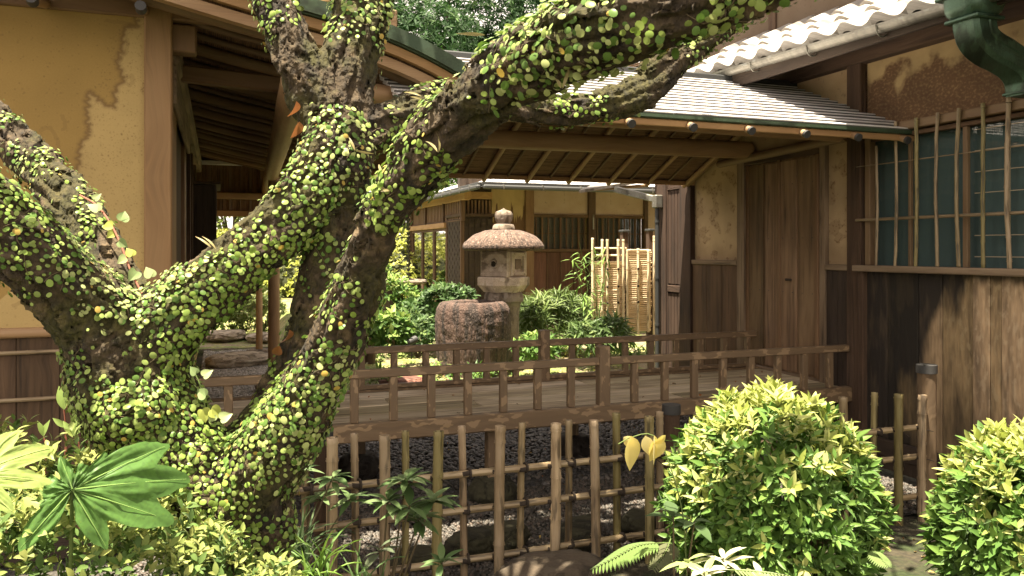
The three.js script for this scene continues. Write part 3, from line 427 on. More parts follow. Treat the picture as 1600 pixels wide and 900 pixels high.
  // weathered planks under the window; a black damp stain runs down their left end
  {
    const damp = tex(512, 512, (u, v) => { // u 0..1 over 2 m of wall, v over 1.4 m
      const g = grain(u * 2, v * 1.4, 4.4), st = fbm(u * 26, v * 3.2, 4, 4), fine = fbm(u * 120, v * 12, 6, 3), flake = smooth(0.02, 0.3, fbm(u * 60, v * 16, 16, 4)) * smooth(0.4, 0.62, u + v * 0.25);
      const edge = u * 2 - 0.42 - 0.52 * Math.pow(Math.max(0, v - 0.1), 1.6) + 0.30 * fbm(u * 14, v * 2.2, 11, 4), wet = 1 - smooth(-0.1, 0.1, edge), low = smooth(0.45, 0.1, v + 0.25 * st) * smooth(0.5, 1, u * 2) * 0.75, drip = smooth(0.93, 0.985, v + 0.07 * st) * 0.8;
      const streak = smooth(0.02, 0.3, fbm(u * 40, v * 2.2, 21, 3)) * 0.6; const k = Math.max(0.1, 0.7 + 0.35 * g + 0.7 * st + 0.5 * fine); let c = [0.31 * k, 0.215 * k, 0.115 * k]; const f = flake * 0.6; c = [mix(c[0], 0.38, f), mix(c[1], 0.29, f), mix(c[2], 0.17, f)];
      const d = Math.max(wet * (0.86 + 0.5 * Math.max(0, st + 0.2)), low, drip, streak * 0.6), q = Math.min(0.97, d); return [c[0] * (1 - q) + 0.008, c[1] * (1 - q) + 0.006, c[2] * (1 - q) + 0.005];
    });
    damp.wrapS = damp.wrapT = THREE.ClampToEdgeWrapping; const dm = std([1, 1, 1], { map: damp, bumpMap: oldBump, bs: 0.004, roughness: 0.85 });
    const joints = [1350, 1390, 1438, 1475, 1523, 1550, 1568, 1625, 1680, 1740, 1830, 1950];
    for (let i = 0; i + 1 < joints.length; i++) { const a = zAt(joints[i]), b = zAt(joints[i + 1]), x = X - 0.014 - rr(0, 0.006), g = cbox(0.03, 1.2, b - a - 0.004, 0.004, 1); setUV(g, (px, py, pz) => [(pz + (a + b) / 2 - wz) / 2, (py + 0.6) / 1.2]); part(t, 'plank', g, vary(dm), [x + 0.015, 0.85, (a + b) / 2]); }
    slab(t, 'ground_sill', X - 0.05, X + 0.04, 0.13, 0.25, wz, zEnd, M.dark, 0.008, 2);
    slab(t, 'plank_backing', X + 0.012, X + 0.18, 0.02, wBot, wz, zEnd, M.dark, 0.002, 1);
    slab(t, 'post', X - 0.06, X + 0.02, 0.2, 1.44, wz - 0.005, wz + 0.05, M.postDark, 0.006, 1);
  }
  // lean-to eave with pantiles
  const eX = 3.88, eY = (z) => 2.985 + (z + 4.1) * -0.035, rX = 4.62, slope = 0.58;
  slab(t, 'wall_plate', X - 0.06, X + 0.06, 2.98, 3.14, -6.25, zEnd, M.postDark, 0.008, 2);
  const eave = part(t, 'tiled_eave', (() => { const g = cbox(0.86, 0.03, 4.6, 0.004, 2); g.rotateZ(Math.atan(slope)); return g; })(), M.dark, [4.26, 3.14, -3.95]); eave.rotation.x = 0;
  { // wavy tiles: 13 along the eave, 3 up the slope
    const W = 0.29, L = 0.30; const tileG = (seed, th = 0.024) => { const nx = 14, P = [], I = []; for (let s = 0; s < 2; s++) for (let j = 0; j <= 1; j++) for (let i = 0; i <= nx; i++) { const u = i / nx, y = 0.036 * Math.sin((u * 1.0 + 0.04) * Math.PI * 2) * (u < 0.5 ? 1 : 0.75) - s * (j ? 0.02 : th); P.push(j * L, y + (1 - j) * 0.012, u * W); }
      const id = (s, j, i) => s * 2 * (nx + 1) + j * (nx + 1) + i; for (let i = 0; i < nx; i++) { I.push(id(0, 0, i), id(0, 0, i + 1), id(0, 1, i + 1), id(0, 0, i), id(0, 1, i + 1), id(0, 1, i)); I.push(id(1, 0, i), id(1, 1, i + 1), id(1, 0, i + 1), id(1, 0, i), id(1, 1, i), id(1, 1, i + 1)); for (const j of [0, 1]) I.push(id(0, j, i), id(1, j, i), id(1, j, i + 1), id(0, j, i), id(1, j, i + 1), id(0, j, i + 1)); }
      for (const i of [0, nx]) I.push(id(0, 0, i), id(0, 1, i), id(1, 1, i), id(0, 0, i), id(1, 1, i), id(1, 0, i));
      let g = new THREE.BufferGeometry(); g.setAttribute('position', new THREE.Float32BufferAttribute(P, 3)); g.setIndex(I); g = g.toNonIndexed(); g.computeVertexNormals(); setUV(g, (x, y, z) => [x + seed, z + y * 2 + seed * 2]); return g; };
    const gs = [tileG(1.3), tileG(2.9), tileG(4.1)], ge = [tileG(5.2, 0.062), tileG(7.7, 0.062)], ms = [M.tile, std([0.36, 0.34, 0.31], { map: stoneMap, bumpMap: stoneBump, bs: 0.002, roughness: 0.6 })], ang = Math.atan(slope);
    for (let i = 0; i < 14; i++) for (let j = 0; j < 3; j++) { const z = -6.2 + i * 0.282, d = j * 0.262 - 0.03, m = part(eave, 'roof_tile', j ? gs[(i + j * 2) % 3] : ge[i % 2], ms[(i * 2 + j) % 2], [eX + d * Math.cos(ang), eY(z) + 0.07 + d * Math.sin(ang), z]); m.rotation.set(0, 0, ang - 0.05 + rr(-0.015, 0.015)); }
    slab(eave, 'eave_board', eX + 0.0, eX + 0.03, 2.90, 3.0, -6.2, -1.7, M.dark, 0.004, 2);
    for (let i = 0; i < 14; i++) { const z = -6.1 + i * 0.32; part(eave, 'eave_rafter', logG(V(eX + 0.03, 2.93, z), V(4.5, 3.14, z), 0.022, 0.022, 6), M.dark); }
  }
  // gutter with brackets
  { const gx = eX - 0.035, prof = []; for (let i = 0; i <= 10; i++) { const a = Math.PI + i / 10 * Math.PI; prof.push([Math.cos(a) * 0.05, Math.sin(a) * 0.05]); } for (let i = 10; i >= 0; i--) { const a = Math.PI + i / 10 * Math.PI; prof.push([Math.cos(a) * 0.044, Math.sin(a) * 0.044]); }
    const sh = new THREE.Shape(prof.map((p) => new THREE.Vector2(...p))), g = new THREE.ExtrudeGeometry(sh, { depth: 4.6, bevelEnabled: false, steps: 1 }); setUV(g, (x, y, z) => [x + y, z * 0.5]); g.rotateX(0.035);
    const m = part(eave, 'gutter', g, M.metal, [gx, eY(-6.25) + 0.01, -6.25]);
    for (let i = 0; i < 6; i++) { const z = -5.7 + i * 0.62; part(eave, 'gutter_bracket', tubeG([V(gx + 0.06, eY(z) - 0.005, z), V(gx + 0.02, eY(z) - 0.06, z), V(gx - 0.03, eY(z) - 0.055, z), V(gx - 0.055, eY(z) + 0.005, z)], 0.006, 10, 5), M.metal); } }
  // upper wall
  slab(t, 'upper_wall', rX, rX + 0.15, 3.36, 5.4, -7.7, zEnd, M.plasterBrown, 0.002, 1);
  slab(t, 'upper_post', rX - 0.02, rX + 0.1, 3.36, 5.4, zAt(1203, rX), zAt(1214, rX), M.postDark, 0.005, 1);
  slab(t, 'flashing', rX - 0.03, rX + 0.02, 3.40, 3.46, -6.25, zEnd, M.postDark, 0.004, 2);
  { // boards of a second eave beyond
    const a = at(955, 118, { z: -8.1 }), e2 = part(t, 'north_eave', (() => { const g = cbox(1.5, 0.03, 1.0, 0.003, 0); g.rotateZ(0.35); return g; })(), M.panel, [4.35, 3.62, -7.9]);
    for (let i = 0; i < 4; i++) { const z = -7.5 - i * 0.27; part(e2, 'eave_rafter', logG(V(3.65, 3.33, z), V(5.0, 3.80, z), 0.028), M.rafter); }
    part(e2, 'eave_fascia', cbox(0.03, 0.07, 1.0, 0.004), M.panel, [3.64, 3.36, -7.9]);
  }
  // body of the house behind its wall
  slab(t, 'back_wall', X + 0.2, 9.5, 0, 5.3, -7.62, -7.47, M.plasterPale, 0.002, 1);
  slab(t, 'main_roof', 3.98, 9.6, 5.4, 5.55, -8, zEnd, M.tile, 0.01, 0);
}
{ // rain head and swan-neck downpipe
  const c = at(1522, 8, { x: 3.86 }), t = thing('downpipe', 'ornate dark green rain head with swan-neck downpipe hanging at the tiled eave', 'downpipe', [c.x, c.y, c.z]);
  const sect = (w, d, y, ox = 0) => [w, d, y, ox];
  const loft = (secs) => { const P = [], I = [], n = 20; secs.forEach(([w, d, y, ox], s) => { for (let i = 0; i < n; i++) { const a = i / n * Math.PI * 2, q = Math.pow(Math.pow(Math.abs(Math.cos(a)), 6) + Math.pow(Math.abs(Math.sin(a)), 6), -1 / 6); P.push(ox + Math.cos(a) * q * w / 2, y, Math.sin(a) * q * d / 2); } if (s) for (let i = 0; i < n; i++) { const a = (s - 1) * n, b = s * n, j = (i + 1) % n; I.push(a + i, a + j, b + j, a + i, b + j, b + i); } }); const g = new THREE.BufferGeometry(); g.setAttribute('position', new THREE.Float32BufferAttribute(P, 3)); g.setIndex(I); g.computeVertexNormals(); return setUV(g, (x, y2, z) => [x + z, y2]); };
  part(t, 'rain_head', loft([sect(.30, .30, .40), sect(.30, .30, .24), sect(.27, .27, .22), sect(.25, .25, .10), sect(.24, .24, -.02), sect(.22, .22, -.05), sect(.17, .17, -.075)]), M.verdigris, [c.x, c.y, c.z]);
  part(t, 'flange', cbox(0.21, 0.022, 0.21, 0.008), M.verdigris, [c.x, c.y - 0.085, c.z]);
  part(t, 'flange', cbox(0.275, 0.02, 0.275, 0.006), M.verdigris, [c.x, c.y + 0.045, c.z]);
  // raised scroll frame on the two faces that show
  for (const [dx, dz, ry] of [[-0.131, 0, -Math.PI / 2], [0, 0.131, 0]]) { const fr = tubeG([[-.085, .0], [-.085, .10], [-.05, .12], [.05, .12], [.085, .10], [.085, .0], [.045, -.01], [-.045, -.01], [-.085, 0]].map(([x, y]) => V(x, y, 0)), 0.009, 60, 6); const m = part(t, 'scroll_frame', fr, M.verdigris, [c.x + dx, c.y + 0.09, c.z + dz]); m.rotation.y = ry; const gr = []; for (let i = 0; i < 9; i++) { gr.push(cbox(0.13, 0.004, 0.003, 0.001, 0).translate(0, 0.012 + i * 0.0115, 0)); gr.push(cbox(0.004, 0.1, 0.003, 0.001, 1).translate(-0.06 + i * 0.015, 0.055, 0)); } const gm = part(t, 'mesh_grille', mergeGeometries(gr), M.metalDark, [c.x + dx * 0.99, c.y + 0.085, c.z + dz * 0.99]); gm.rotation.y = ry; gm.userData.kind = 'stuff'; }
  // square swan neck swept back to the wall
  const path = new THREE.CatmullRomCurve3([V(0, -.06, 0), V(.005, -.12, 0), V(.03, -.18, 0), V(.10, -.225, 0), V(.21, -.26, 0), V(.31, -.305, 0), V(.37, -.37, 0), V(.385, -.46, 0)]);
  const P = [], I = [], S = 40, ring = [[-.068, -.05], [-.05, -.068], [-.015, -.068], [-.01, -.062], [.01, -.062], [.015, -.068], [.05, -.068], [.068, -.05], [.068, .05], [.05, .068], [.015, .068], [.01, .062], [-.01, .062], [-.015, .068], [-.05, .068], [-.068, .05]];
  for (let s = 0; s <= S; s++) { const p = path.getPointAt(s / S), tg = path.getTangentAt(s / S), nr = V(-tg.y, tg.x, 0), k = mix(1.25, 1.1, s / S); ring.forEach(([a, b]) => P.push(p.x + nr.x * a * k, p.y + nr.y * a * k, b * k)); if (s) for (let i = 0; i < 16; i++) { const a = (s - 1) * 16, b = s * 16, j = (i + 1) % 16; I.push(a + i, b + i, b + j, a + i, b + j, a + j); } }
  let g = new THREE.BufferGeometry(); g.setAttribute('position', new THREE.Float32BufferAttribute(P, 3)); g.setIndex(I); g = toCreasedNormals(g, 0.5); setUV(g, (x, y, z) => [x + z, y]); part(t, 'swan_neck', g, M.verdigris, [c.x, c.y, c.z]);
  part(t, 'flange', cbox(0.16, 0.018, 0.16, 0.006), M.verdigris, [c.x + 0.385, c.y - 0.455, c.z]);
}
// ------------------------------------------------------------------ the house on the left
{
  const Z = -4.7, XE = -0.25;
  const t = thing('left_house', 'ochre plaster house on the left with deep curved eaves on log rafters', 'house', [-2, 0, -6]);
  const zs = (px, py) => at(px, py, { z: Z });
  // front plaster with its water stains
  const X0 = -1.62, X1 = -0.36, Y0 = 1.17, Y1 = 2.88, W = 768, H = 1024, cv = document.createElement('canvas'); cv.width = W; cv.height = H; const c = cv.getContext('2d');
  const q = (px, py) => { const p = zs(px, py); return [(p.x - X0) / (X1 - X0) * W, (Y1 - p.y) / (Y1 - Y0) * H]; };
  c.fillStyle = '#000'; c.fillRect(0, 0, W, H);
  const jag = (pts, amp = 8) => { const o = [], r = rngOf(pts.length); for (let i = 0; i + 1 < pts.length; i++) { const a = q(...pts[i]), b = q(...pts[i + 1]); for (let k = 0; k < 8; k++) o.push([mix(a[0], b[0], k / 8) + (r() - 0.5) * amp * 2, mix(a[1], b[1], k / 8) + (r() - 0.5) * amp]); } o.push(q(...pts.at(-1))); return o; };
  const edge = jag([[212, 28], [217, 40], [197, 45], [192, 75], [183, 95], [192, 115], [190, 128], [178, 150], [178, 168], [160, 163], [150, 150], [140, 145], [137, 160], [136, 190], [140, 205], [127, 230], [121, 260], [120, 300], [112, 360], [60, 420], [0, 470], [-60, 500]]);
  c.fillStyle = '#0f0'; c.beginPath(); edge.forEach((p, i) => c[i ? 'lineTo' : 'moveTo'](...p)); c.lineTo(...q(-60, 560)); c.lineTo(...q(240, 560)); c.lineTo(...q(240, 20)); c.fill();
  c.globalCompositeOperation = 'lighter'; c.lineJoin = 'round';
  for (const [w, a] of [[22, 0.22], [13, 0.3], [6, 0.4]]) { c.strokeStyle = `rgba(255,0,0,${a})`; c.lineWidth = w; c.beginPath(); edge.slice(0, 140).forEach((p, i) => c[i ? 'lineTo' : 'moveTo'](...p)); c.stroke(); }
  for (const pts of [[[62, 206], [70, 200], [80, 200], [90, 220], [95, 240], [100, 260]], [[200, 122], [206, 118], [207, 130], [200, 135]], [[185, 100], [198, 80], [200, 60]], [[228, 150], [222, 142], [226, 132]], [[18, 480], [40, 470], [60, 440]], [[96, 180], [102, 192], [99, 205]], [[215, 45], [205, 38], [190, 36], [165, 32]]]) { c.strokeStyle = 'rgba(255,0,0,0.3)'; c.lineWidth = 11; c.beginPath(); jag(pts, 3).forEach((p, i) => c[i ? 'lineTo' : 'moveTo'](...p)); c.stroke(); }
  const r = rngOf(31); for (let i = 0; i < 3200; i++) { const px = r() * 230, py = 30 + r() * 480, [x, y] = q(px, py), right = px > 120 + (300 - py) * 0.2; if (!right && r() < 0.82) continue; c.fillStyle = `rgba(255,0,0,${0.15 + 0.35 * r()})`; c.beginPath(); c.ellipse(x, y, 1 + r() * (right ? 2.2 : 3.2), 1 + r() * 2.2, r() * 3, 0, 7); c.fill(); }
  const im = c.getImageData(0, 0, W, H).data;
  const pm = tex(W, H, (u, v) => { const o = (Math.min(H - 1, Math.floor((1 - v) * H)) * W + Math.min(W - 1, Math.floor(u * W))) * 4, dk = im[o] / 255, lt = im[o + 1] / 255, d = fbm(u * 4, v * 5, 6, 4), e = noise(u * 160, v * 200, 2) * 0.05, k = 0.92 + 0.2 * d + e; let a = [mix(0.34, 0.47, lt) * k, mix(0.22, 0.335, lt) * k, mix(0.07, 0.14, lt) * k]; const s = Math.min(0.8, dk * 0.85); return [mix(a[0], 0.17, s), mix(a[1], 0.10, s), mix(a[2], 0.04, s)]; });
  pm.wrapS = pm.wrapT = THREE.ClampToEdgeWrapping;
  const fw = part(t, 'front_wall', cbox(X1 - X0, Y1 - Y0 + 0.4, 0.12, 0.002), std([1, 1, 1], { map: pm, bumpMap: plasterBump, bs: 0.0015, roughness: 0.95 }), [(X0 + X1) / 2, (Y0 + Y1 + 0.4) / 2, Z - 0.06]);
  setUV(fw.geometry, (x, y) => [(x + (X1 - X0) / 2) / (X1 - X0), (y + (Y1 - Y0 + 0.4) / 2) / (Y1 - Y0)]);
  slab(t, 'front_wall', -5, X0, Y0, Y1 + 0.4, Z - 0.12, Z, M.plaster, 0.002, 1);
  // planks, battens, half-round rail below
  slab(t, 'plank_backing', -5, X1, 0, Y0, Z - 0.12, Z - 0.02, M.dark, 0.002, 1);
  for (let x = -2.6, i = 0; x < X1 - 0.02; i++) { const w = Math.min(rr(0.15, 0.24), X1 - x); slab(t, 'plank', x + 0.0015, x + w - 0.0015, 0.12, Y0 - 0.02, Z - 0.022, Z + rr(0.0, 0.006), vary(M.dado), 0.004, 1); x += w; }
  part(t, 'dado_rail', logG(V(-2.6, Y0 + 0.005, Z + 0.008), V(X1, Y0 + 0.005, Z + 0.008), 0.027, 0.027), M.log);
  for (const y of [1.075, 0.835]) part(t, 'batten', bambooG(V(-2.6, y, Z + 0.014), V(X1, y, Z + 0.014), 0.011, 0.3), M.bambooOld);
  slab(t, 'ground_sill', -5, X1, 0.0, 0.12, Z - 0.08, Z + 0.03, M.dark, 0.008, 0);
  // corner post, head beam
  slab(t, 'corner_post', X1 - 0.008, XE + 0.02, 0.05, 3.1, Z - 0.1, Z + 0.03, M.post, 0.008, 1);
  slab(t, 'head_beam', -5, 1.0, 2.84, 3.02, Z - 0.08, Z + 0.02, M.beam, 0.008, 0);
  slab(t, 'beam_end', XE - 0.02, XE + 0.14, 2.68, 2.83, Z - 0.14, Z - 0.02, M.beam, 0.008, 2);
  // east side: posts, sliding panels, wall plate
  slab(t, 'side_wall', XE - 0.14, XE - 0.04, 0.0, 3.0, -14, Z - 0.12, M.plaster, 0.002, 1);
  slab(t, 'side_post', XE - 0.05, XE + 0.005, 0.05, 2.45, -5.5, Z - 0.12, M.post, 0.006, 1);
  slab(t, 'side_door', XE - 0.05, XE - 0.025, 0.5, 2.5, -6.9, -5.52, M.postDark, 0.004, 1);
  slab(t, 'side_post', XE - 0.05, XE + 0.003, 0.05, 2.6, -7.2, -6.92, M.beam, 0.006, 1);
  slab(t, 'side_door', XE - 0.05, XE - 0.025, 0.5, 2.5, -8.9, -7.22, M.dark, 0.004, 1);
  for (const z of [-8.2, -9.0, -10.2]) slab(t, 'side_post', XE - 0.05, XE + 0.01, 1.2, 2.6, z - 0.07, z + 0.07, M.postDark, 0.006, 1);
  slab(t, 'wall_plate', XE - 0.06, XE + 0.05, 2.64, 2.80, -13, Z - 0.14, M.grey, 0.02, 2);
  slab(t, 'torn_board', XE - 0.0, XE + 0.03, 2.42, 2.66, -7.4, Z - 0.2, M.grey, 0.012, 2);
  { const b = slab(t, 'shutter_box', XE - 0.02, XE + 0.24, 0.75, 2.28, -9.9, -9.0, M.dark, 0.006, 1); part(b, 'box_lid', cbox(0.34, 0.03, 1.0, 0.005), M.postDark, [XE + 0.11, 2.30, -9.45]); }
  // roof: convex sheet falling to the east eave
  const prof = [[-3.4, 3.75], [-2.2, 3.42], [-1.0, 3.08], [-0.25, 2.90], [0.2, 2.80], [0.55, 2.735], [0.85, 2.66], [1.08, 2.575], [1.26, 2.49]], zf = -4.2, zb = -15;
  const curve = new THREE.CatmullRomCurve3(prof.map(([x, y]) => V(x, y, 0)));
  const ribbon = (dy, th, z0, z1, u0 = 0, n = 40) => { const sh = new THREE.Shape(), up = [], dn = []; for (let i = 0; i <= n; i++) { const p = curve.getPointAt(mix(u0, 1, i / n)); up.push(new THREE.Vector2(p.x, p.y + dy)); dn.push(new THREE.Vector2(p.x, p.y + dy - th)); } sh.setFromPoints([...up, ...dn.reverse()]); const g = new THREE.ExtrudeGeometry(sh, { depth: z1 - z0, bevelEnabled: false }); g.translate(0, 0, z0); return g; };
  const roof = part(t, 'roof', setUV(ribbon(0.10, 0.06, zb, zf + 0.02), (x, y, z) => [z, x * 1.0]), M.copper);
  part(roof, 'eave_ceiling', setUV(ribbon(0.02, 0.015, zb, zf - 0.05), (x, y, z) => [z, x * 1.4]), M.reed);
  part(roof, 'verge_board', setUV(ribbon(0.035, 0.05, zf - 0.045, zf, 0.2), (x, y, z) => [y * 2 + z, x]), M.fascia);
  part(roof, 'verge_board', setUV(ribbon(-0.03, 0.055, zf - 0.10, zf - 0.035, 0.2), (x, y, z) => [y * 2 + z + 3, x + 2]), M.log);
  part(roof, 'verge_edge', setUV(ribbon(0.122, 0.075, zf + 0.0, zf + 0.045, 0.2), (x, y, z) => [y + z, x]), M.copper);
  for (let i = 0; i < 34; i++) { // curved rafters under the sheet
    const z = zf - 0.28 - i * 0.27, thick = i % 3 === 0, r = thick ? 0.038 : 0.02, pts = []; for (let k = 0; k <= 12; k++) { const p = curve.getPointAt(mix(0.42, 0.995, k / 12)); pts.push(V(p.x, p.y - r * 0.9, z)); }
    const g = tubeG(pts, r, 14, 8); setUV(g, (x, y, zz) => [zz * 3 + y + i, x + i]); part(roof, 'rafter', g, thick ? M.logDark : M.rafter);
  }
  for (const px of [-70, 50, 220, 365]) { const p = at(px, px > 300 ? 27 : px > 100 ? 12 : 0, { z: -4.28 }); part(roof, 'rafter_cap', along(new THREE.CylinderGeometry(0.026, 0.026, 0.05, 12), p, p.clone().add(V(0, 0.2, 1))), M.cap); part(roof, 'log_rafter', logG(p.clone().add(V(0, 0.005, -0.02)), p.clone().add(V(-0.02, 0.12, -0.5)), 0.024, 0.026, 8), M.log); }
  part(roof, 'front_fascia', cbox(5.0, 0.05, 0.04, 0.005, 0), M.fascia, [-1.95, 2.90, -4.22]).rotation.z = -0.0;
  // purlin on posts along the walk, cross beam
  part(t, 'log_purlin', logG(V(0.40, 2.51, -4.45), V(0.70, 2.40, -13.2), 0.085, 0.075, 16, 0.05), M.log);
  part(t, 'cross_beam', cbox(1.15, 0.10, 0.09, 0.012, 0), M.beam, [0.36, 2.66, -5.35]).rotation.z = -0.05;
  part(t, 'log_beam', logG(at(548, 140, { z: -4.36 }), at(728, 172, { z: -4.6 }), 0.055, 0.06, 14, 0.06), M.log);
  for (const [px, y0, z, r] of [[428, 0.06, -9.4, 0.066], [405, 0.1, -12.6, 0.05]]) { const p = at(px, 450, { z }); part(t, 'eave_post', logG(V(p.x, y0, z), V(p.x, 2.42, z), r, r * 0.96, 14, 0.04), M.log); const s = part(t, 'footing_stone', rockG(0.4, 0.14, 0.4, z, 3), M.rockGrey, [p.x, 0.05, z]); }
  slab(t, 'brace_board', 0.62, 0.70, 2.0, 2.36, -9.36, -9.28, M.dark, 0.005, 1);
  slab(t, 'back_gable', -5, XE - 0.1, 0, 3.6, -14.2, -14, M.plaster, 0.002, 1);
}
{ // roof of a second walkway far back, seen from below
  const z = -11.6, t = thing('far_walkway_roof', 'small walkway roof seen from below beyond the left corridor, with battens and fascia', 'roof', [0.4, 2.3, z]);
  const p0 = at(332, 335, { z }), y0 = p0.y - 0.06, x0 = -0.28, x1 = 0.62;
  const f = (y) => at(340, y, { z }).y;
  slab(t, 'fascia', x0, x1, f(338), f(329), z, z + 0.04, M.fascia, 0.004, 0);
  slab(t, 'beam', x0, x1, f(311), f(301), z, z + 0.09, M.log, 0.01, 0);
  slab(t, 'ceiling_board', x0, x1, f(331), f(309), z - 0.03, z - 0.01, M.reed, 0.002, 0); slab(t, 'ceiling_board', x0, x1, f(303), f(258), z - 0.031, z - 0.011, M.reed, 0.002, 0);
  for (let i = 0; i < 7; i++) { const x = x0 + 0.05 + i * 0.13; slab(t, 'batten', x - 0.006 - (i % 2) * 0.012, x + 0.006 + (i % 2) * 0.012, f(330), f(260), z - 0.015, z + 0.012, M.rafter, 0.003, 1); }
  slab(t, 'roof_slope', x0, x1, f(258), f(258) + 0.05, z - 1.2, z + 0.1, M.shingle, 0.004, 0);
}
// ------------------------------------------------------------------ the house behind the garden
{
  const Z = -12.7, XS = 3.75, yz = (py, z = Z, px = 850) => at(px, py, { z }).y, xz = (px, z = Z) => at(px, 390, { z }).x;
  const t = thing('rear_house', 'low house at the back with lattice windows, glass doors and plank walls', 'house', [5.5, 0.3, Z]);
  const xa = xz(768), xp = xz(827), xb = xz(922), xc = xz(1007), xe = 9.5;
  const top = yz(268);
  // plaster with damp drips on its left field
  const drips = tex(256, 256, (u, v) => { const d = fbm(u * 5, v * 5, 3, 4), k = 0.95 + 0.3 * d, n = 0.52 + 1.1 * Math.max(0, noise(u * 9, 3, 1)) + 0.16 * noise(u * 34, 1, 4), s = smooth(0.0, 0.03, n - v * 0.9 - 0.05 * d); return [mix(0.36 * k, 0.12, s), mix(0.26 * k, 0.065, s), mix(0.13 * k, 0.035, s)]; });
  drips.wrapS = drips.wrapT = THREE.ClampToEdgeWrapping;
  const pl = slab(t, 'plaster_wall', xa, xp, 0.3, top, Z - 0.12, Z, std([1, 1, 1], { map: drips, roughness: 0.95 }), 0.002, 1); setUV(pl.geometry, (x, y) => [x / (xp - xa) + 0.5, (y + (top - 0.3) / 2 - 1.3) / 0.9]);
  slab(t, 'transom_screen', XS, xa - 0.005, 2.05, top, Z - 0.12, Z - 0.004, M.dark, 0.002, 1); for (let i = 0; i < 9; i++) slab(t, 'slat', mix(XS + 0.02, xa - 0.04, i / 8) - 0.018, mix(XS + 0.02, xa - 0.04, i / 8) + 0.018, 2.08, 2.42, Z, Z + 0.03, M.beam, 0.003, 1); slab(t, 'fascia', XS, xa, 2.44, 2.56, Z - 0.02, Z + 0.05, M.fascia, 0.004, 0);
  const lint = yz(335), sillY = yz(393);
  slab(t, 'plaster_wall', xp, xe, lint, top, Z - 0.12, Z, M.plasterRear, 0.002, 1);
  slab(t, 'plaster_wall', xc, xe, 0.3, lint, Z - 0.12, Z, M.plasterRear, 0.002, 1);
  slab(t, 'plank_backing', xp, xc, 0.2, sillY, Z - 0.12, Z - 0.02, M.dark, 0.002, 1);
  const post = (a, b, y0, y1, m) => slab(t, 'post', xz(a), xz(b), y0, y1, Z - 0.05, Z + 0.05, m, 0.006, 1);
  post(820, 833, 0.3, top, M.beam); post(918, 929, 0.3, top, M.postDark); post(1005, 1011, 0.3, top, M.postDark);
  part(t, 'gauge_board', cbox(0.03, 0.26, 0.01, 0.002), M.metal, [xz(925), yz(346), Z + 0.058]);
  for (const [a, b] of [[833, 918], [929, 1005]]) {
    const x0 = xz(a), x1 = xz(b), y0 = sillY, y1 = lint, w = slab(t, 'lattice_window', x0, x1, y0, y1, Z - 0.1, Z - 0.085, M.blind, 0.001, 1);
    part(w, 'window_head', cbox(x1 - x0, 0.05, 0.08, 0.004), M.panel, [(x0 + x1) / 2, y1 - 0.025, Z + 0.0]); part(w, 'window_sill', cbox(x1 - x0, 0.05, 0.1, 0.004), M.panel, [(x0 + x1) / 2, y0 + 0.02, Z + 0.01]);
    part(w, 'crossbar', cbox(x1 - x0, 0.016, 0.02, 0.002), M.panel, [(x0 + x1) / 2, mix(y0, y1, 0.49), Z - 0.02]);
    const n = 9; for (let i = 0; i < n; i++) part(w, 'window_bar', cbox(i % 3 === 1 ? 0.035 : 0.02, y1 - y0 - 0.06, 0.03, 0.002), M.panel, [mix(x0, x1, (i + 0.5) / n), (y0 + y1) / 2, Z - 0.012]);
    part(w, 'pane', new THREE.PlaneGeometry(x1 - x0, y1 - y0), M.glass, [(x0 + x1) / 2, (y0 + y1) / 2, Z - 0.06]);
    const m = Math.round((x1 - x0) / 0.28); for (let i = 0; i < m; i++) { const c0 = mix(x0, x1, i / m), c1 = mix(x0, x1, (i + 1) / m); slab(t, 'plank', c0 + 0.003, c1 - 0.003, 0.35, y0 - 0.01, Z - 0.022, Z - rr(0, 0.004), vary(M.slat), 0.003, 1); slab(t, 'batten', c0 - 0.008, c0 + 0.008, 0.35, y0 - 0.01, Z - 0.002, Z + 0.014, M.panel, 0.002, 1); }
  }
  // shutter box of woven bark beside the glass doors
  const zb = -12.55;
  { const b = slab(t, 'shutter_box', XS, xz(770, zb), 0.45, yz(336, zb, 740), zb - 0.85, zb, M.dark, 0.004, 1), x1 = xz(770, zb), y0 = 0.45, y1 = yz(336, zb, 740);
    const rows = 22, wg = (w) => { const g = new THREE.CylinderGeometry(0.04, 0.04, w, 8, 1, true, 0, Math.PI).rotateZ(Math.PI / 2).scale(1, 1, 0.35); return g; };
    const sg = [], fg = []; for (let i = 0; i < rows; i++) { const y = mix(y0 + 0.04, y1 - 0.06, (i + 0.5) / rows); for (let k = 0; k < 8; k++) { const f = new THREE.BoxGeometry(0.012, 0.075, 0.095); f.rotateZ((i + k) % 2 ? 0.12 : -0.12); f.translate(XS - 0.008, y, zb - 0.05 - k * 0.103); sg.push(f); if (k < 5) { const e = new THREE.BoxGeometry(0.085, 0.075, 0.012); e.rotateX((i + k) % 2 ? 0.12 : -0.12); e.translate(XS + 0.05 + k * (x1 - XS) / 5, y, zb + 0.008); fg.push(e); } } }
    for (const g of [sg, fg]) { const m = mergeGeometries(g); boxUV(m, 1); m.translate(-(XS + x1) / 2, -(y0 + y1) / 2, -(zb - 0.425)); const o = part(b, 'weave', m, M.dark, [(XS + x1) / 2, (y0 + y1) / 2, zb - 0.425]); o.userData.kind = 'stuff'; }
    part(b, 'corner_batten', cbox(0.06, y1 - y0, 0.06, 0.006), M.panel, [XS + 0.0, (y0 + y1) / 2, zb - 0.0]); part(b, 'box_lid', cbox(x1 - XS + 0.08, 0.05, 0.95, 0.005, 2), M.postDark, [(XS + x1) / 2, y1 + 0.0, zb - 0.42]);
    part(b, 'corner_batten', cbox(0.05, y1 - y0, 0.05, 0.006), M.panel, [XS + 0.0, (y0 + y1) / 2, zb - 0.86]); }
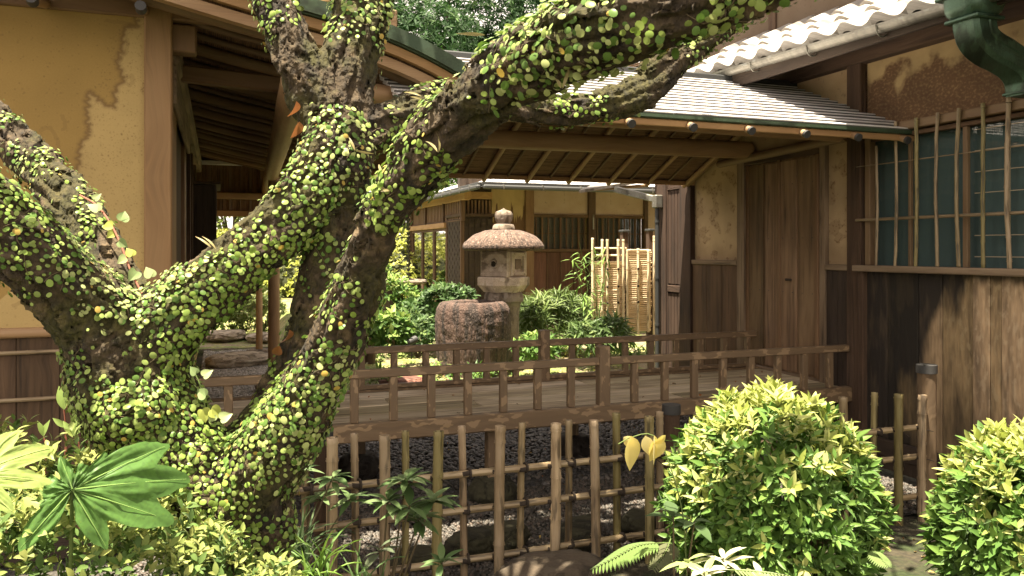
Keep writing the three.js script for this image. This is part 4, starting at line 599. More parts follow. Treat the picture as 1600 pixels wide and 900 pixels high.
  // glass doors along the side, transom lattice, fascia
  const z0 = zb - 0.9, z1 = -16.1, yd0 = 0.52, yd1 = 1.98;
  { const n = 3; for (let i = 0; i < n; i++) { const a = mix(z0, z1, i / n), b = mix(z0, z1, (i + 1) / n), d = slab(t, 'glass_door', XS - 0.02, XS + 0.02, yd0 - 0.26, yd0, b + 0.01, a - 0.01, M.fascia, 0.004, 2);
      for (const z of [a - 0.035, b + 0.035]) part(d, 'stile', cbox(0.04, yd1 - yd0, 0.05, 0.004), M.panel, [XS, (yd0 + yd1) / 2, z]);
      part(d, 'top_rail', cbox(0.04, 0.06, a - b - 0.02, 0.004), M.panel, [XS + 0.001, yd1 - 0.02, (a + b) / 2]);
      part(d, 'pane', new THREE.PlaneGeometry(a - b - 0.1, yd1 - yd0).rotateY(-Math.PI / 2), M.glass, [XS, (yd0 + yd1) / 2, (a + b) / 2]); }
    slab(t, 'door_head', XS - 0.06, XS + 0.05, yd1, yd1 + 0.09, z1 - 0.05, z0, M.fascia, 0.006, 2); slab(t, 'threshold', XS - 0.08, XS + 0.1, yd0 - 0.34, yd0 - 0.26, z1, z0, M.panel, 0.006, 2);
    slab(t, 'side_post', XS - 0.05, XS + 0.05, 0.2, 2.5, z1 - 0.1, z1, M.panel, 0.006, 1);
    const tr = slab(t, 'transom', XS - 0.02, XS + 0.02, yd1 + 0.09, yd1 + 0.12, z1, zb + 0.1, M.panel, 0.004, 2);
    for (let i = 0; i < 34; i++) part(tr, 'slat', cbox(0.02, 0.3, 0.045, 0.003), M.beam, [XS, yd1 + 0.27, z1 + 0.06 + i * 0.105]);
    for (const z of [z1 + 0.05, -14.9, -13.6, zb + 0.07]) part(tr, 'transom_post', cbox(0.07, 0.5, 0.07, 0.005), M.panel, [XS - 0.012, yd1 + 0.34, z]);
    part(tr, 'screen', cbox(0.01, 0.3, z0 - z1 + 1, 0.002), M.dark, [XS + 0.03, yd1 + 0.27, (z0 + z1) / 2 + 0.5]);
    slab(t, 'fascia', XS - 0.05, XS + 0.06, yd1 + 0.42, yd1 + 0.60, z1 - 0.3, zb + 0.3, M.fascia, 0.008, 2);
    slab(t, 'floor', XS + 0.05, 7, yd0 - 0.3, yd0 - 0.25, z1, Z - 0.2, M.post, 0.004, 0); slab(t, 'ceiling', XS + 0.06, 7, 2.35, 2.4, z1, Z - 0.15, M.dark, 0.004, 0); slab(t, 'inner_wall', 6.2, 6.3, 0.2, 2.35, z1, Z - 0.15, M.plaster, 0.004, 1); }
  // roof: eaves to the front and the side, shallow slopes
  const ex = 3.5, ez = -10.75, ey = 2.545;
  { const P = [], hipx = 3.5 + 5, y1 = ey + 1.6; // two planes meeting at a hip
    const A = V(ex, ey, ez), B = V(11, ey, ez), C = V(11, y1, ez - 5), D = V(ex + 5, y1, ez - 5), E2 = V(ex, ey, -19), F2 = V(ex + 5, y1, -19);
    const tri = (...v) => v.forEach((p) => P.push(...p.toArray())); const off = V(0, -0.05, 0);
    for (const o of [V(0, 0, 0), off]) { const q = [A, B, C, D, E2, F2].map((p) => p.clone().add(o)); const f = o.y ? 1 : 0; const T = f ? [[0, 2, 1], [0, 3, 2], [0, 5, 3], [0, 4, 5]] : [[0, 1, 2], [0, 2, 3], [0, 3, 5], [0, 5, 4]]; for (const i of T) tri(...i.map((k) => q[k])); }
    const g = new THREE.BufferGeometry(); g.setAttribute('position', new THREE.Float32BufferAttribute(P, 3)); g.computeVertexNormals(); setUV(g, (x, y, z) => [x, z]); g.translate(-5.5, -2.5, 12.7);
    const roof = part(t, 'roof', g, M.shingle, [5.5, 2.5, -12.7]);
    part(roof, 'eave_edge', cbox(11 - ex, 0.05, 0.06, 0.006, 0), M.metalDark, [(ex + 11) / 2, ey - 0.01, ez + 0.01]); part(roof, 'eave_edge', cbox(0.06, 0.05, 8.2, 0.006, 2), M.metalDark, [ex - 0.01, ey - 0.01, ez - 4.15]);
    part(roof, 'gutter', cbox(11 - ex, 0.065, 0.07, 0.02, 0), M.metalDark, [(ex + 11) / 2, ey - 0.06, ez + 0.06]); part(roof, 'gutter', cbox(0.07, 0.065, 8.3, 0.02, 2), M.metalDark, [ex - 0.06, ey - 0.062, ez - 4.1]);
    for (let i = 0; i < 14; i++) part(roof, 'gutter_bracket', cbox(0.08, 0.075, 0.012, 0.002), M.metal, [ex - 0.06, ey - 0.058, ez - 0.3 - i * 0.5]);
    for (let i = 0; i < 10; i++) part(roof, 'gutter_bracket', cbox(0.012, 0.075, 0.08, 0.002), M.metal, [ex + 0.3 + i * 0.6, ey - 0.056, ez + 0.06]);
    for (let i = 0; i < 12; i++) part(roof, 'rafter', logG(V(ex + 0.3 + i * 0.5, ey - 0.03, ez), V(ex + 0.3 + i * 0.5, ey + 0.56, -12.7), 0.03, 0.03, 8), M.logDark);
    for (let i = 0; i < 16; i++) part(roof, 'rafter', logG(V(ex, ey - 0.03, ez - 0.9 - i * 0.42), V(ex + 0.4, ey + 0.09, ez - 0.9 - i * 0.42), 0.028, 0.028, 8), M.logDark); }
}
{ // rain chain of little cups at the corner of the rear eave
  const top = at(638, 330, { z: -13.2 }), t = thing('rain_chain', 'dark rain chain of small cups hanging left of the rear house glass doors', 'rain chain', [top.x, 0.2, top.z]);
  const g = new THREE.CylinderGeometry(0.042, 0.018, 0.05, 10, 1, true), m = std([0.03, 0.03, 0.032], { roughness: 0.35, metalness: 0.5, side: THREE.DoubleSide });
  for (let y = 0.35, i = 0; y < top.y - 0.05; y += 0.076, i++) part(t, 'cup', g, m, [top.x, y, top.z]);
  part(t, 'wire', new THREE.CylinderGeometry(0.006, 0.006, top.y - 0.2, 6), m, [top.x, (top.y + 0.2) / 2, top.z]);
}
{ // small copper eave and diagonal rain pipe by the right house corner
  const t = thing('small_corner_roof', 'small pale metal roof corner poking out under the footbridge eave', 'roof', at(960, 300, { z: -8.6 }));
  const a = at(905, 297, { z: -8.3 }), b = at(985, 284, { z: -8.3 }), P = [a, b, at(1012, 280, { z: -8.9 }), at(935, 285, { z: -8.9 })];
  const pos = []; const up = P.map((p) => p.clone()), dn = P.map((p) => p.clone().add(V(0, -0.035, 0))); const quad = (p, q, r, s) => [p, q, r, p, r, s].forEach((v) => pos.push(...v.toArray())); quad(...up); quad(...dn.slice().reverse()); for (let i = 0; i < 4; i++) quad(up[i], dn[i], dn[(i + 1) % 4], up[(i + 1) % 4]);
  const w = WP.get(t), g = new THREE.BufferGeometry(); g.setAttribute('position', new THREE.Float32BufferAttribute(pos, 3)); g.computeVertexNormals(); setUV(g, (x, y, z) => [x, z]); g.translate(-w.x, -w.y, -w.z); part(t, 'roof_sheet', g, M.tile, w);
  const r = part(t, 'support_rafter', logG(V(0, 0, 0), at(1012, 286, { z: -8.7 }).sub(at(930, 292, { z: -8.4 })), 0.02), M.logDark, at(930, 292, { z: -8.4 }).add(V(0, -0.03, 0)));
  const d = thing('drain_pipe', 'thin grey drain pipe slanting from the eave and running down the corner post', 'pipe', at(1028, 580, { x: 4.4 }));
  const q = at(1027, 312, { x: 4.40 }), foot = at(1028, 580, { x: 4.40 }), s = at(962, 296, { z: -8.0 });
  part(d, 'slanted_pipe', cbox(s.distanceTo(q), 0.07, 0.07, 0.008, 0).rotateZ(Math.atan2(q.y - s.y, Math.hypot(q.x - s.x, q.z - s.z))).rotateY(-Math.atan2(q.z - s.z, q.x - s.x)), M.metal, s.clone().lerp(q, 0.5));
  part(d, 'pipe_box', cbox(0.09, 0.14, 0.09, 0.01), M.metal, [q.x, q.y - 0.02, q.z]); part(d, 'standpipe', new THREE.CylinderGeometry(0.022, 0.022, q.y - foot.y, 12), M.metalDark, [q.x, (q.y + foot.y) / 2 - 0.05, q.z]);
  for (const y of [1.9, 1.3, 0.8]) part(d, 'pipe_clip', new THREE.CylinderGeometry(0.028, 0.028, 0.02, 12), M.metalDark, [q.x, y, q.z]);
}
{ // screen of split bamboo
  const z = -9.1, t = thing('bamboo_screen', 'pale screen of split bamboo between dark posts beside the right house', 'screen fence', [4.9, 0.3, z]);
  const x = (px, zz = z) => at(px, 390, { z: zz }).x, y = (py, px = 980) => at(px, py, { z }).y;
  for (const [a, b, tp] of [[976, 985, 362], [1017, 1024, 360]]) { const p = slab(t, 'post', x(a), x(b), 0.15, y(tp), z - 0.13, z - 0.05, M.postDark, 0.006, 1); part(p, 'post_cap', cbox(x(b) - x(a) + 0.02, 0.03, 0.12, 0.006), M.metalDark, [(x(a) + x(b)) / 2, y(tp) + 0.01, z - 0.09]); }
  const field = (a, b, y0, y1, n, zz) => { for (let i = 0; i < n; i++) { const yy = mix(y0, y1, (i + 0.5) / n), r = (y1 - y0) / n * 0.52, l = x(a, zz) + rr(-0.012, 0.012), e = x(b, zz) + rr(-0.012, 0.012), g = new THREE.CylinderGeometry(r, r * rr(0.8, 1), e - l, 6, 1); g.rotateZ(Math.PI / 2 + rr(-0.005, 0.005)); setUV(g, (px, py, pz) => [py * 3 + i, px * 1.0 + i * 0.7]); part(t, 'bamboo_split', g, i % 5 === 3 ? M.bambooSplit2 : M.bambooSplit, [(l + e) / 2, yy, zz + rr(-0.001, 0.001)]); } };
  for (const [a, b, p0, p1, zz] of [[926, 975, 496, 409, z - 0.045], [979, 1016, 518, 391, z - 0.035]]) slab(t, 'backing', x(a, zz), x(b, zz), y(p0), y(p1), zz - 0.005, zz + 0.005, M.bambooSplit2, 0.001, 0);
  field(925, 976, y(495), y(408), 26, z - 0.02); field(979, 1017, y(519), y(390), 40, z - 0.01); field(1024, 1036, y(500), y(410), 22, z - 0.03);
  for (const [px, t0, t1] of [[926, 372, 500], [941, 374, 500], [949, 374, 502], [966, 374, 524], [980, 390, 524], [997, 388, 522], [1013, 390, 520], [1022, 368, 545], [974, 374, 525]]) part(t, 'upright', bambooG(V(x(px, z + 0.03), y(t1), z + 0.03), V(x(px, z + 0.03), y(t0), z + 0.03), 0.017, 0.3), M.bambooPale);
  for (const [py, a, b] of [[388, 926, 978], [399, 926, 978], [508, 955, 976], [391, 980, 1014]]) part(t, 'bamboo_rail', bambooG(V(x(a), y(py), z), V(x(b), y(py), z), 0.013, 0.3).translate(0, 0, 0), M.bambooPale);
  for (const px of [949, 997, 966]) for (const py of [420, 447, 472]) part(t, 'knot', new THREE.IcosahedronGeometry(0.016, 1), M.rope, [x(px, z + 0.045), y(py), z + 0.05]);
}
// ------------------------------------------------------------------ stone lantern and stone basin
{
  const D = 9.4, c = at(787, 470, { d: D }), s = D / F, yy = (py) => EYE + (390 - py) * s;
  const t = thing('stone_lantern', 'tall weathered stone lantern with broad round cap standing behind the round stone basin', 'stone lantern', [c.x, 0.2, c.z]);
  const rough = (g, a, f, sd) => { g = mergeVertices(g.index ? g : g, 1e-4); const p = g.attributes.position; g.computeVertexNormals(); const n = g.attributes.normal.clone(); for (let i = 0; i < p.count; i++) { const k = a * fbm(p.getX(i) * f + sd, p.getY(i) * f, p.getZ(i) * f, 3); p.setXYZ(i, p.getX(i) + n.getX(i) * k, p.getY(i) + n.getY(i) * k, p.getZ(i) + n.getZ(i) * k); } g.computeVertexNormals(); return g; };
  const lathe = (pts, seg = 40) => new THREE.LatheGeometry(pts.map(([x, y]) => new THREE.Vector2(x * s, yy(y) - 0)), seg);
  // [radius in survey pixels, height]
  const streak = tex(512, 256, (u, v) => { const a = fbm(u * 60, v * 12, 3, 4), dk = smooth(-0.15, 0.3, fbm(u * 120, v * 7, 8, 3) + 0.12 * (0.5 - v)), k = 0.9 + 0.7 * a; const l = smooth(0.12, 0.3, fbm(u * 150, v * 20, 5, 3)); return [mix(mix(0.13, 0.04, dk), 0.36, l * 0.6) * k, mix(mix(0.085, 0.028, dk), 0.28, l * 0.6) * k, mix(mix(0.064, 0.022, dk), 0.23, l * 0.6) * k]; });
  const capM = std([1, 1, 1], { map: streak, bumpMap: (() => { const b = stoneBump.clone(); b.repeat.set(6, 1.5); return b; })(), bs: 0.012, roughness: 0.95 });
  const put = (name, pts, m, seg, rg = [0.006, 14]) => { const g0 = lathe(pts, seg); g0.deleteAttribute('normal'); const uvk = g0.attributes.uv.clone(); g0.computeVertexNormals(); const p = g0.attributes.position, n = g0.attributes.normal.clone(); for (let i = 0; i < p.count; i++) { const f = rg[1], k = rg[0] * fbm(p.getX(i) * f + 3, p.getY(i) * f, p.getZ(i) * f, 3); p.setXYZ(i, p.getX(i) + n.getX(i) * k, p.getY(i) + n.getY(i) * k, p.getZ(i) + n.getZ(i) * k); } if (m !== capM) boxUV(g0, 1, pts.length, 2); g0.translate(0, -0.9, 0); return part(t, name, g0, m, [c.x, 0.9, c.z]); };
  const dense = (pts, n) => { const c3 = new THREE.CatmullRomCurve3(pts.map(([x, y]) => V(x, y, 0)), false, 'catmullrom', 0.3), o = []; for (let i = 0; i <= n; i++) { const p = c3.getPoint(i / n); o.push([Math.max(0.01, p.x), p.y]); } return o; };
  put('jewel', dense([[0.05, 358], [13, 357], [14, 351], [10, 349], [13, 344], [14, 336], [12, 331], [5, 328], [0.05, 325]], 30), M.stone, 28);
  put('jewel_base', dense([[0.05, 360], [17, 360], [17, 355], [15, 351], [8, 350], [0.05, 350]], 16), M.stone, 28);
  put('cap', dense([[0.05, 390], [40, 391], [57, 391], [63, 389], [63.5, 384], [60, 378], [50, 369.5], [38, 364], [22, 360], [0.05, 359]], 44), capM, 72, [0.02, 7]);
  { // fire box: four-sided with framed faces and a round opening on the left face
    const w = 62 * s, h = (434 - 391) * s, b = part(t, 'fire_box', cbox(w * 0.86, h, w * 0.86, 0.02), M.fireStone, [c.x, yy(412), c.z]); b.rotation.y = 0.62;
    for (let f = 0; f < 4; f++) { const a = f * Math.PI / 2, fx = Math.sin(a) * w * 0.43, fz = Math.cos(a) * w * 0.43; const sub = new THREE.Mesh(f % 2 ? (() => { const g = new THREE.TorusGeometry(0.045, 0.014, 8, 20); return g; })() : (() => { const sh = new THREE.Shape([[-1, -1], [1, -1], [1, 1], [-1, 1]].map(([x, y]) => new THREE.Vector2(x * w * 0.31, y * h * 0.4))); sh.holes.push(new THREE.Path([[-1, -1], [-1, 1], [1, 1], [1, -1]].map(([x, y]) => new THREE.Vector2(x * w * 0.22, y * h * 0.3)))); return new THREE.ExtrudeGeometry(sh, { depth: 0.02, bevelEnabled: true, bevelSize: 0.006, bevelThickness: 0.006, bevelSegments: 2 }); })(), M.fireStone); sub.name = f % 2 ? 'round_opening' : 'window_frame'; sub.position.set(fx, 0, fz); sub.rotation.y = a; sub.castShadow = sub.receiveShadow = true; b.add(sub); const hole = new THREE.Mesh(f % 2 ? new THREE.CylinderGeometry(0.04, 0.04, 0.012, 18).rotateX(Math.PI / 2) : cbox(w * 0.25, h * 0.34, 0.014, 0.003), f % 2 ? M.rockDark : M.rock); hole.name = 'opening'; hole.position.set(fx, 0, fz); hole.rotation.y = a; b.add(hole); } }
  const poly = (name, pts, rot, n = 6) => { const g = new THREE.LatheGeometry(pts.map(([x, y]) => new THREE.Vector2(x * s, yy(y) - 0.9)), n).toNonIndexed(); g.computeVertexNormals(); boxUV(g, 1, 1, 2); g.rotateY(rot); return part(t, name, g, M.fireStone, [c.x, 0.9, c.z]); };
  poly('platform', [[0.05, 432], [40, 432.5], [41, 434], [41, 445], [31, 456], [0.05, 456]], 0.3, 6);
  put('shaft_ring', dense([[0.05, 472], [29, 472], [31, 467], [30, 460], [26, 455], [0.05, 455]], 20), M.stone, 40);
  put('shaft', dense([[0.05, 580], [25, 580], [24, 540], [24, 500], [25, 480], [27, 470], [0.05, 469]], 40), M.stone, 40, [0.012, 8]);
}
{
  const d = 9.0, s = d / F, c = at(739, 520, { d }), y1 = EYE - (471 - 390) * s, y0 = 0.16, h = y1 - y0, R = 58 * s;
  const t = thing('stone_basin', 'big round rough stone basin, dark and lichened, in front of the stone lantern', 'stone basin', [c.x, y0, c.z]);
  const drk = tex(512, 512, (u, v) => { const a = fbm(u * 36, v * 10, 3, 4), sp = noise(u * 330, v * 110, 2), li = smooth(0.08, 0.26, fbm(u * 200, v * 60, 6, 3)), st = smooth(-0.05, 0.22, fbm(u * 44, v * 2.2, 9, 4)), gr = smooth(0.72, 0.98, v) , k = 0.85 + 0.8 * a + 0.7 * sp; let q = [0.085, 0.052, 0.040]; q = q.map((x, i) => mix(x, [0.02, 0.016, 0.014][i], st * 0.85)); q = q.map((x, i) => mix(x, [0.30, 0.225, 0.185][i], li * (0.34 + 0.45 * gr))); return q.map((x) => x * k); });
  const pts = [[0.001, y0 - 0.1], [R * 0.9, y0 - 0.1], [R * 0.96, y0 + h * 0.25], [R, y0 + h * 0.55], [R * 1.01, y0 + h * 0.75], [R * 0.98, y0 + h * 0.9], [R * 0.9, y1 - 0.02], [R * 0.8, y1], [R * 0.62, y1 - 0.01], [R * 0.58, y1 - 0.05], [R * 0.5, y1 - 0.17], [0.001, y1 - 0.18]];
  const cv = new THREE.CatmullRomCurve3(pts.map(([x, y]) => V(x, y, 0)), false, 'catmullrom', 0.25), q = []; for (let i = 0; i <= 90; i++) { const p = cv.getPoint(i / 90); q.push(new THREE.Vector2(Math.max(0.001, p.x), p.y - y0)); }
  const g = new THREE.LatheGeometry(q, 110), p = g.attributes.position, n = g.attributes.normal.clone();
  for (let i = 0; i < p.count; i++) { const x = p.getX(i), y = p.getY(i), z = p.getZ(i), k = 0.02 * fbm(x * 2.2 + 5, y * 1.2, z * 2.2, 3) + 0.018 * fbm(x * 16, y * 12, z * 16, 4); p.setXYZ(i, x + n.getX(i) * k, y + n.getY(i) * k, z + n.getZ(i) * k); } g.computeVertexNormals();
  part(t, 'bowl', g, std([1, 1, 1], { map: drk, bumpMap: (() => { const b = stoneBump.clone(); b.repeat.set(5, 1.6); return b; })(), bs: 0.012, roughness: 0.95 }), [c.x, y0, c.z]);
  part(t, 'water', new THREE.CircleGeometry(R * 0.55, 32).rotateX(-Math.PI / 2), std([0.01, 0.012, 0.01], { roughness: 0.05 }), [c.x, y1 - 0.07, c.z]);
}
// ------------------------------------------------------------------ the lattice fence of bamboo poles
{
  const Z = -3.7, t = thing('bamboo_fence', 'low lattice fence of tied bamboo poles in the foreground between charcoal posts', 'bamboo fence', [2.5, 0, Z]);
  const mats = [M.bambooOld, M.bamboo, M.bambooOld, M.bambooGreen];
  const front = [[436, 700], [518, 684], [600, 684], [683, 678], [780, 668], [866, 664], [931, 657], [1015, 650], [1092, 645], [1168, 638], [1240, 630], [1320, 621], [1404, 614], [1441, 616]], back = [[480, 690], [555, 680], [632, 673], [725, 667], [813, 660], [887, 655], [964, 647], [1031, 643], [1130, 640], [1205, 632], [1276, 624], [1365, 616]];
  const ry = [0.52, 0.345, 0.105];
  ry.forEach((y, i) => { const a = V(at(400, 390, { z: Z }).x, y - 0.004, Z), b = V(at(1446, 390, { z: Z }).x, y + 0.004, Z); part(t, 'rail', bambooG(a, b, 0.0175, 0.19), M.bamboo); });
  const tie = new THREE.TorusGeometry(0.022, 0.0065, 6, 14), tail = new THREE.CylinderGeometry(0.003, 0.002, 0.05, 5).translate(0, -0.02, 0);
  const pole = ([px, py], z, r, i) => { const top = at(px, py, { z }), p = V(top.x, -0.06, z); const g = bambooG(V(0, 0, 0), V(rr(-0.012, 0.012), top.y + 0.06 + rr(-0.012, 0.012), rr(-0.006, 0.006)), r, rr(0.16, 0.23), 12); { const q = g.attributes.position, s = rr(-0.005, 0.005), H = top.y; for (let j = 0; j < q.count; j++) q.setX(j, q.getX(j) + s * Math.sin(q.getY(j) / H * 3.1)); g.computeVertexNormals(); } const m = part(t, 'pole', g, vary(px > 1300 ? mats[(i + 3) % 4] : mats[i % 4]), p);
    ry.forEach((y) => { const c = [p.x, y + rr(-0.004, 0.004), Z + (z > Z ? 0.008 : -0.008)]; const k = part(t, 'tie', tie, M.rope, c, [Math.PI / 2 + rr(-0.25, 0.25), rr(-0.3, 0.3), 0]); k.scale.set(1.15, 1.15, 1.9); const k2 = part(t, 'tie', tie, M.rope, [p.x + rr(0.012, 0.018), y, Z], [0, Math.PI / 2 + rr(-0.4, 0.4), rr(-0.3, 0.3)]); if (px > 1300 || r > 0.022) part(t, 'tie_end', tail, M.rope, [p.x + 0.02, y - 0.005, z + 0.02], [rr(-1, 0.2), 0, rr(0.4, 1.6)]); }); };
  front.forEach((p, i) => pole(p, Z + 0.031, rr(0.0235, 0.0265), i)); back.forEach((p, i) => pole(p, Z - 0.029, rr(0.0175, 0.0205), i + 1));
  for (const [px, py, r, z] of [[505, 682, 0.043, -3.78], [1049, 639, 0.047, -3.8], [1448, 576, 0.056, -3.72]]) { const top = at(px, py, { z }), h = top.y + 0.1, po = part(t, 'post', logG(V(0, 0, 0), V(0, h, 0), r, r * 0.97, 18, 0.03), px > 1400 ? M.postBrown : M.postDark, [top.x, -0.1, z]); part(po, 'post_cap', new THREE.CylinderGeometry(r * 1.08, r * 1.08, 0.05, 24), M.cap, [top.x, top.y + 0.0, z]); }
}
// ------------------------------------------------------------------ the old tree in the foreground
const treeRoot = at(372, 880, { d: 2.3 });
{
  // limbs: [px, py, distance, radius in px at that distance]
  const limbs = [
    { dens: 1.0, pts: [[330, 1080, 2.34, 110], [382, 950, 2.33, 74], [382, 860, 2.32, 60], [338, 775, 2.3, 66], [262, 690, 2.3, 76], [210, 610, 2.3, 87], [198, 540, 2.3, 80]] },                             // trunk
    { dens: .75, pts: [[205, 565, 2.28, 72], [158, 508, 2.24, 64], [92, 440, 2.16, 57], [28, 372, 2.08, 55], [-60, 290, 2.02, 52], [-170, 195, 1.98, 48]] },                                                   // lower left limb
    { dens: .34, pts: [[215, 530, 2.38, 56], [190, 452, 2.5, 38], [118, 330, 2.66, 38], [40, 238, 2.82, 35], [-50, 158, 2.95, 33], [-150, 80, 3.0, 32]] },                                                     // limb behind it
    { dens: .9, pts: [[212, 565, 2.3, 74], [265, 503, 2.3, 56], [345, 432, 2.32, 51], [436, 354, 2.34, 49], [496, 288, 2.36, 48], [530, 222, 2.38, 52]] },                                                     // long limb up to the right
    { dens: .22, pts: [[345, 790, 2.34, 62], [392, 715, 2.36, 54], [440, 640, 2.4, 46], [482, 545, 2.42, 40], [503, 440, 2.43, 36], [522, 340, 2.42, 38], [532, 250, 2.4, 50]] },                              // dark stem behind
    { dens: .8, pts: [[532, 240, 2.39, 54], [536, 160, 2.42, 49], [550, 80, 2.46, 45], [566, 0, 2.5, 47], [572, -90, 2.54, 50], [580, -220, 2.6, 44]] },                                                       // upright
    { dens: .85, pts: [[505, 190, 2.42, 42], [468, 110, 2.40, 35], [444, 40, 2.42, 34], [428, -30, 2.44, 34], [415, -140, 2.5, 32]] },                                                                         // left fork
    { dens: .6, pts: [[560, 215, 2.42, 36], [622, 183, 2.5, 30], [690, 152, 2.58, 24], [770, 158, 2.62, 20], [850, 174, 2.66, 21], [930, 166, 2.7, 24], [1000, 147, 2.72, 28], [1040, 105, 2.74, 28], [1095, 62, 2.76, 24], [1165, 12, 2.8, 22], [1240, -50, 2.85, 22]] }, // thin branch behind
    { dens: 1.3, pts: [[352, 800, 2.3, 66], [404, 735, 2.28, 62], [448, 672, 2.24, 55], [498, 585, 2.18, 46], [543, 490, 2.12, 40], [575, 400, 2.05, 33], [612, 312, 1.96, 35], [678, 225, 1.84, 45], [768, 138, 1.7, 54], [858, 80, 1.56, 60], [960, 36, 1.45, 64], [1080, -2, 1.38, 60], [1190, -38, 1.34, 54], [1310, -95, 1.3, 48]] }, // near limb
    { dens: .6, pts: [[440, 842, 2.3, 22], [405, 800, 2.3, 50], [400, 745, 2.29, 56]] }, { dens: .6, pts: [[230, 640, 2.2, 46], [190, 645, 2.2, 46], [160, 580, 2.22, 40]] },
  ];
  const bones = [];
  for (const [li, l] of limbs.entries()) {
    const pv = l.pts.map(([x, y, d]) => at(x, y, { d })), rv = l.pts.map(([, , d, r]) => r * d / F * (li ? 0.91 : 0.97)), c = new THREE.CatmullRomCurve3(pv), n = (pv.length - 1) * 3;
    let s0 = li * 7; for (let i = 0; i < n; i++) { const a = i / n, b = (i + 1) / n, f = (u) => { const q = u * (rv.length - 1), k = Math.min(rv.length - 2, Math.floor(q)); return mix(rv[k], rv[k + 1], q - k); }; bones.push({ a: c.getPoint(a), b: c.getPoint(b), ra: f(a), rb: f(b), dens: l.dens, li, s0 }); s0 += bones.at(-1).a.distanceTo(bones.at(-1).b); }
  }
  for (const b of bones) { b.d = b.b.clone().sub(b.a); b.l2 = b.d.lengthSq(); }
  const bone = (b, x, y, z) => { const px = x - b.a.x, py = y - b.a.y, pz = z - b.a.z; let t = (px * b.d.x + py * b.d.y + pz * b.d.z) / b.l2; t = t < 0 ? 0 : t > 1 ? 1 : t; const qx = px - b.d.x * t, qy = py - b.d.y * t, qz = pz - b.d.z * t; return Math.sqrt(qx * qx + qy * qy + qz * qz) - mix(b.ra, b.rb, t); };
  const K = 0.035, smin = (list, x, y, z) => { let d = 1e9; for (const b of list) { const e = bone(b, x, y, z); if (d > 1e8) d = e; else { const h = Math.max(0, K - Math.abs(d - e)) / K; d = Math.min(d, e) - h * h * K * 0.25; } } return d; };
  const knots = [[558, 250, 2.3, .045], [300, 590, 2.12, .05], [120, 420, 2.02, .04], [520, 60, 2.36, .03], [610, 340, 1.9, .03], [330, 800, 2.18, .04]].map(([x, y, d, r]) => ({ p: at(x, y, { d }), r }));
  const field = {
    near(c, R) { let m = 1e9; const list = []; for (const b of bones) { const e = bone(b, ...c); m = Math.min(m, e); if (e < R + 0.08) list.push(b); } if (m > R) return null; if (m < -R - 0.02) return true; return list; },
    value(x, y, z, list) {
      let d = smin(list, x, y, z); if (Math.abs(d) > 0.07) return d;
      // bark: fissures and plates that follow the limb
      let nb = list[0], ne = 1e9; for (const b of list) { const e = bone(b, x, y, z); if (e < ne) { ne = e; nb = b; } }
      const px = x - nb.a.x, py = y - nb.a.y, pz = z - nb.a.z, t = Math.max(0, Math.min(1, (px * nb.d.x + py * nb.d.y + pz * nb.d.z) / nb.l2)), L = Math.sqrt(nb.l2), s = nb.s0 + t * L, qx = px - nb.d.x * t, qy = py - nb.d.y * t, qz = pz - nb.d.z * t;
      const w = 0.5 * noise(x * 9, y * 9, z * 9), f1 = 1 - Math.abs(noise(qx * 24 + w, qy * 24 + s * 5, qz * 24 + w + s * 3)) * 3.2, f2 = 1 - Math.abs(noise(qx * 52 + w, qy * 52 + s * 13, qz * 52 - s * 9)) * 2.6, pl = noise(qx * 30 + 9, qy * 30 + s * 16, qz * 30);
      d -= 0.018 * fbm(x * 5.5, y * 4.5, z * 5.5, 2) - 0.019 * Math.max(0, f1) ** 1.5 - 0.010 * Math.max(0, f2) ** 1.5 + 0.006 * Math.max(0, pl) + 0.005 * noise(x * 62, y * 50, z * 62) + 0.002;
      for (const k of knots) { const e = Math.hypot(x - k.p.x, y - k.p.y, z - k.p.z); if (e < k.r * 1.6) d += 0.02 * smooth(k.r * 0.6, 0, e) - 0.018 * smooth(k.r * 0.75, 0, Math.abs(e - k.r * 0.8)); }
      return d;
    },
  };
  const lo = [1e9, 1e9, 1e9], hi = [-1e9, -1e9, -1e9]; for (const b of bones) for (const p of [b.a, b.b]) ['x', 'y', 'z'].forEach((k, i) => { lo[i] = Math.min(lo[i], p[k] - 0.25); hi[i] = Math.max(hi[i], p[k] + 0.25); });
  const base = surfaceNet(field, lo, hi, 0.008);
  // colours that stay put: brown bark, pale flakes, moss on the tops and in patches
  { const p = base.attributes.position, n = base.attributes.normal, c = new Float32Array(p.count * 3);
    for (let i = 0; i < p.count; i++) { const x = p.getX(i), y = p.getY(i), z = p.getZ(i), m = smooth(0.0, 0.22, fbm(x * 5, y * 5, z * 5, 4) + 0.13 * n.getY(i) + 0.06), fl = smooth(0.16, 0.26, fbm(x * 11 + 9, y * 9, z * 11, 3)), dk = smooth(0.0, 0.3, fbm(x * 16, y * 9 + 4, z * 16, 3)); let q = [0.075, 0.056, 0.034]; q = q.map((v, j) => mix(v, [0.026, 0.020, 0.013][j], dk)); q = q.map((v, j) => mix(v, [0.2, 0.15, 0.098][j], fl * 0.7)); q = q.map((v, j) => mix(v, [0.055, 0.056, 0.010][j], m * 0.8)); c.set(q, i * 3); }
    base.setAttribute('color', new THREE.BufferAttribute(c, 3)); }
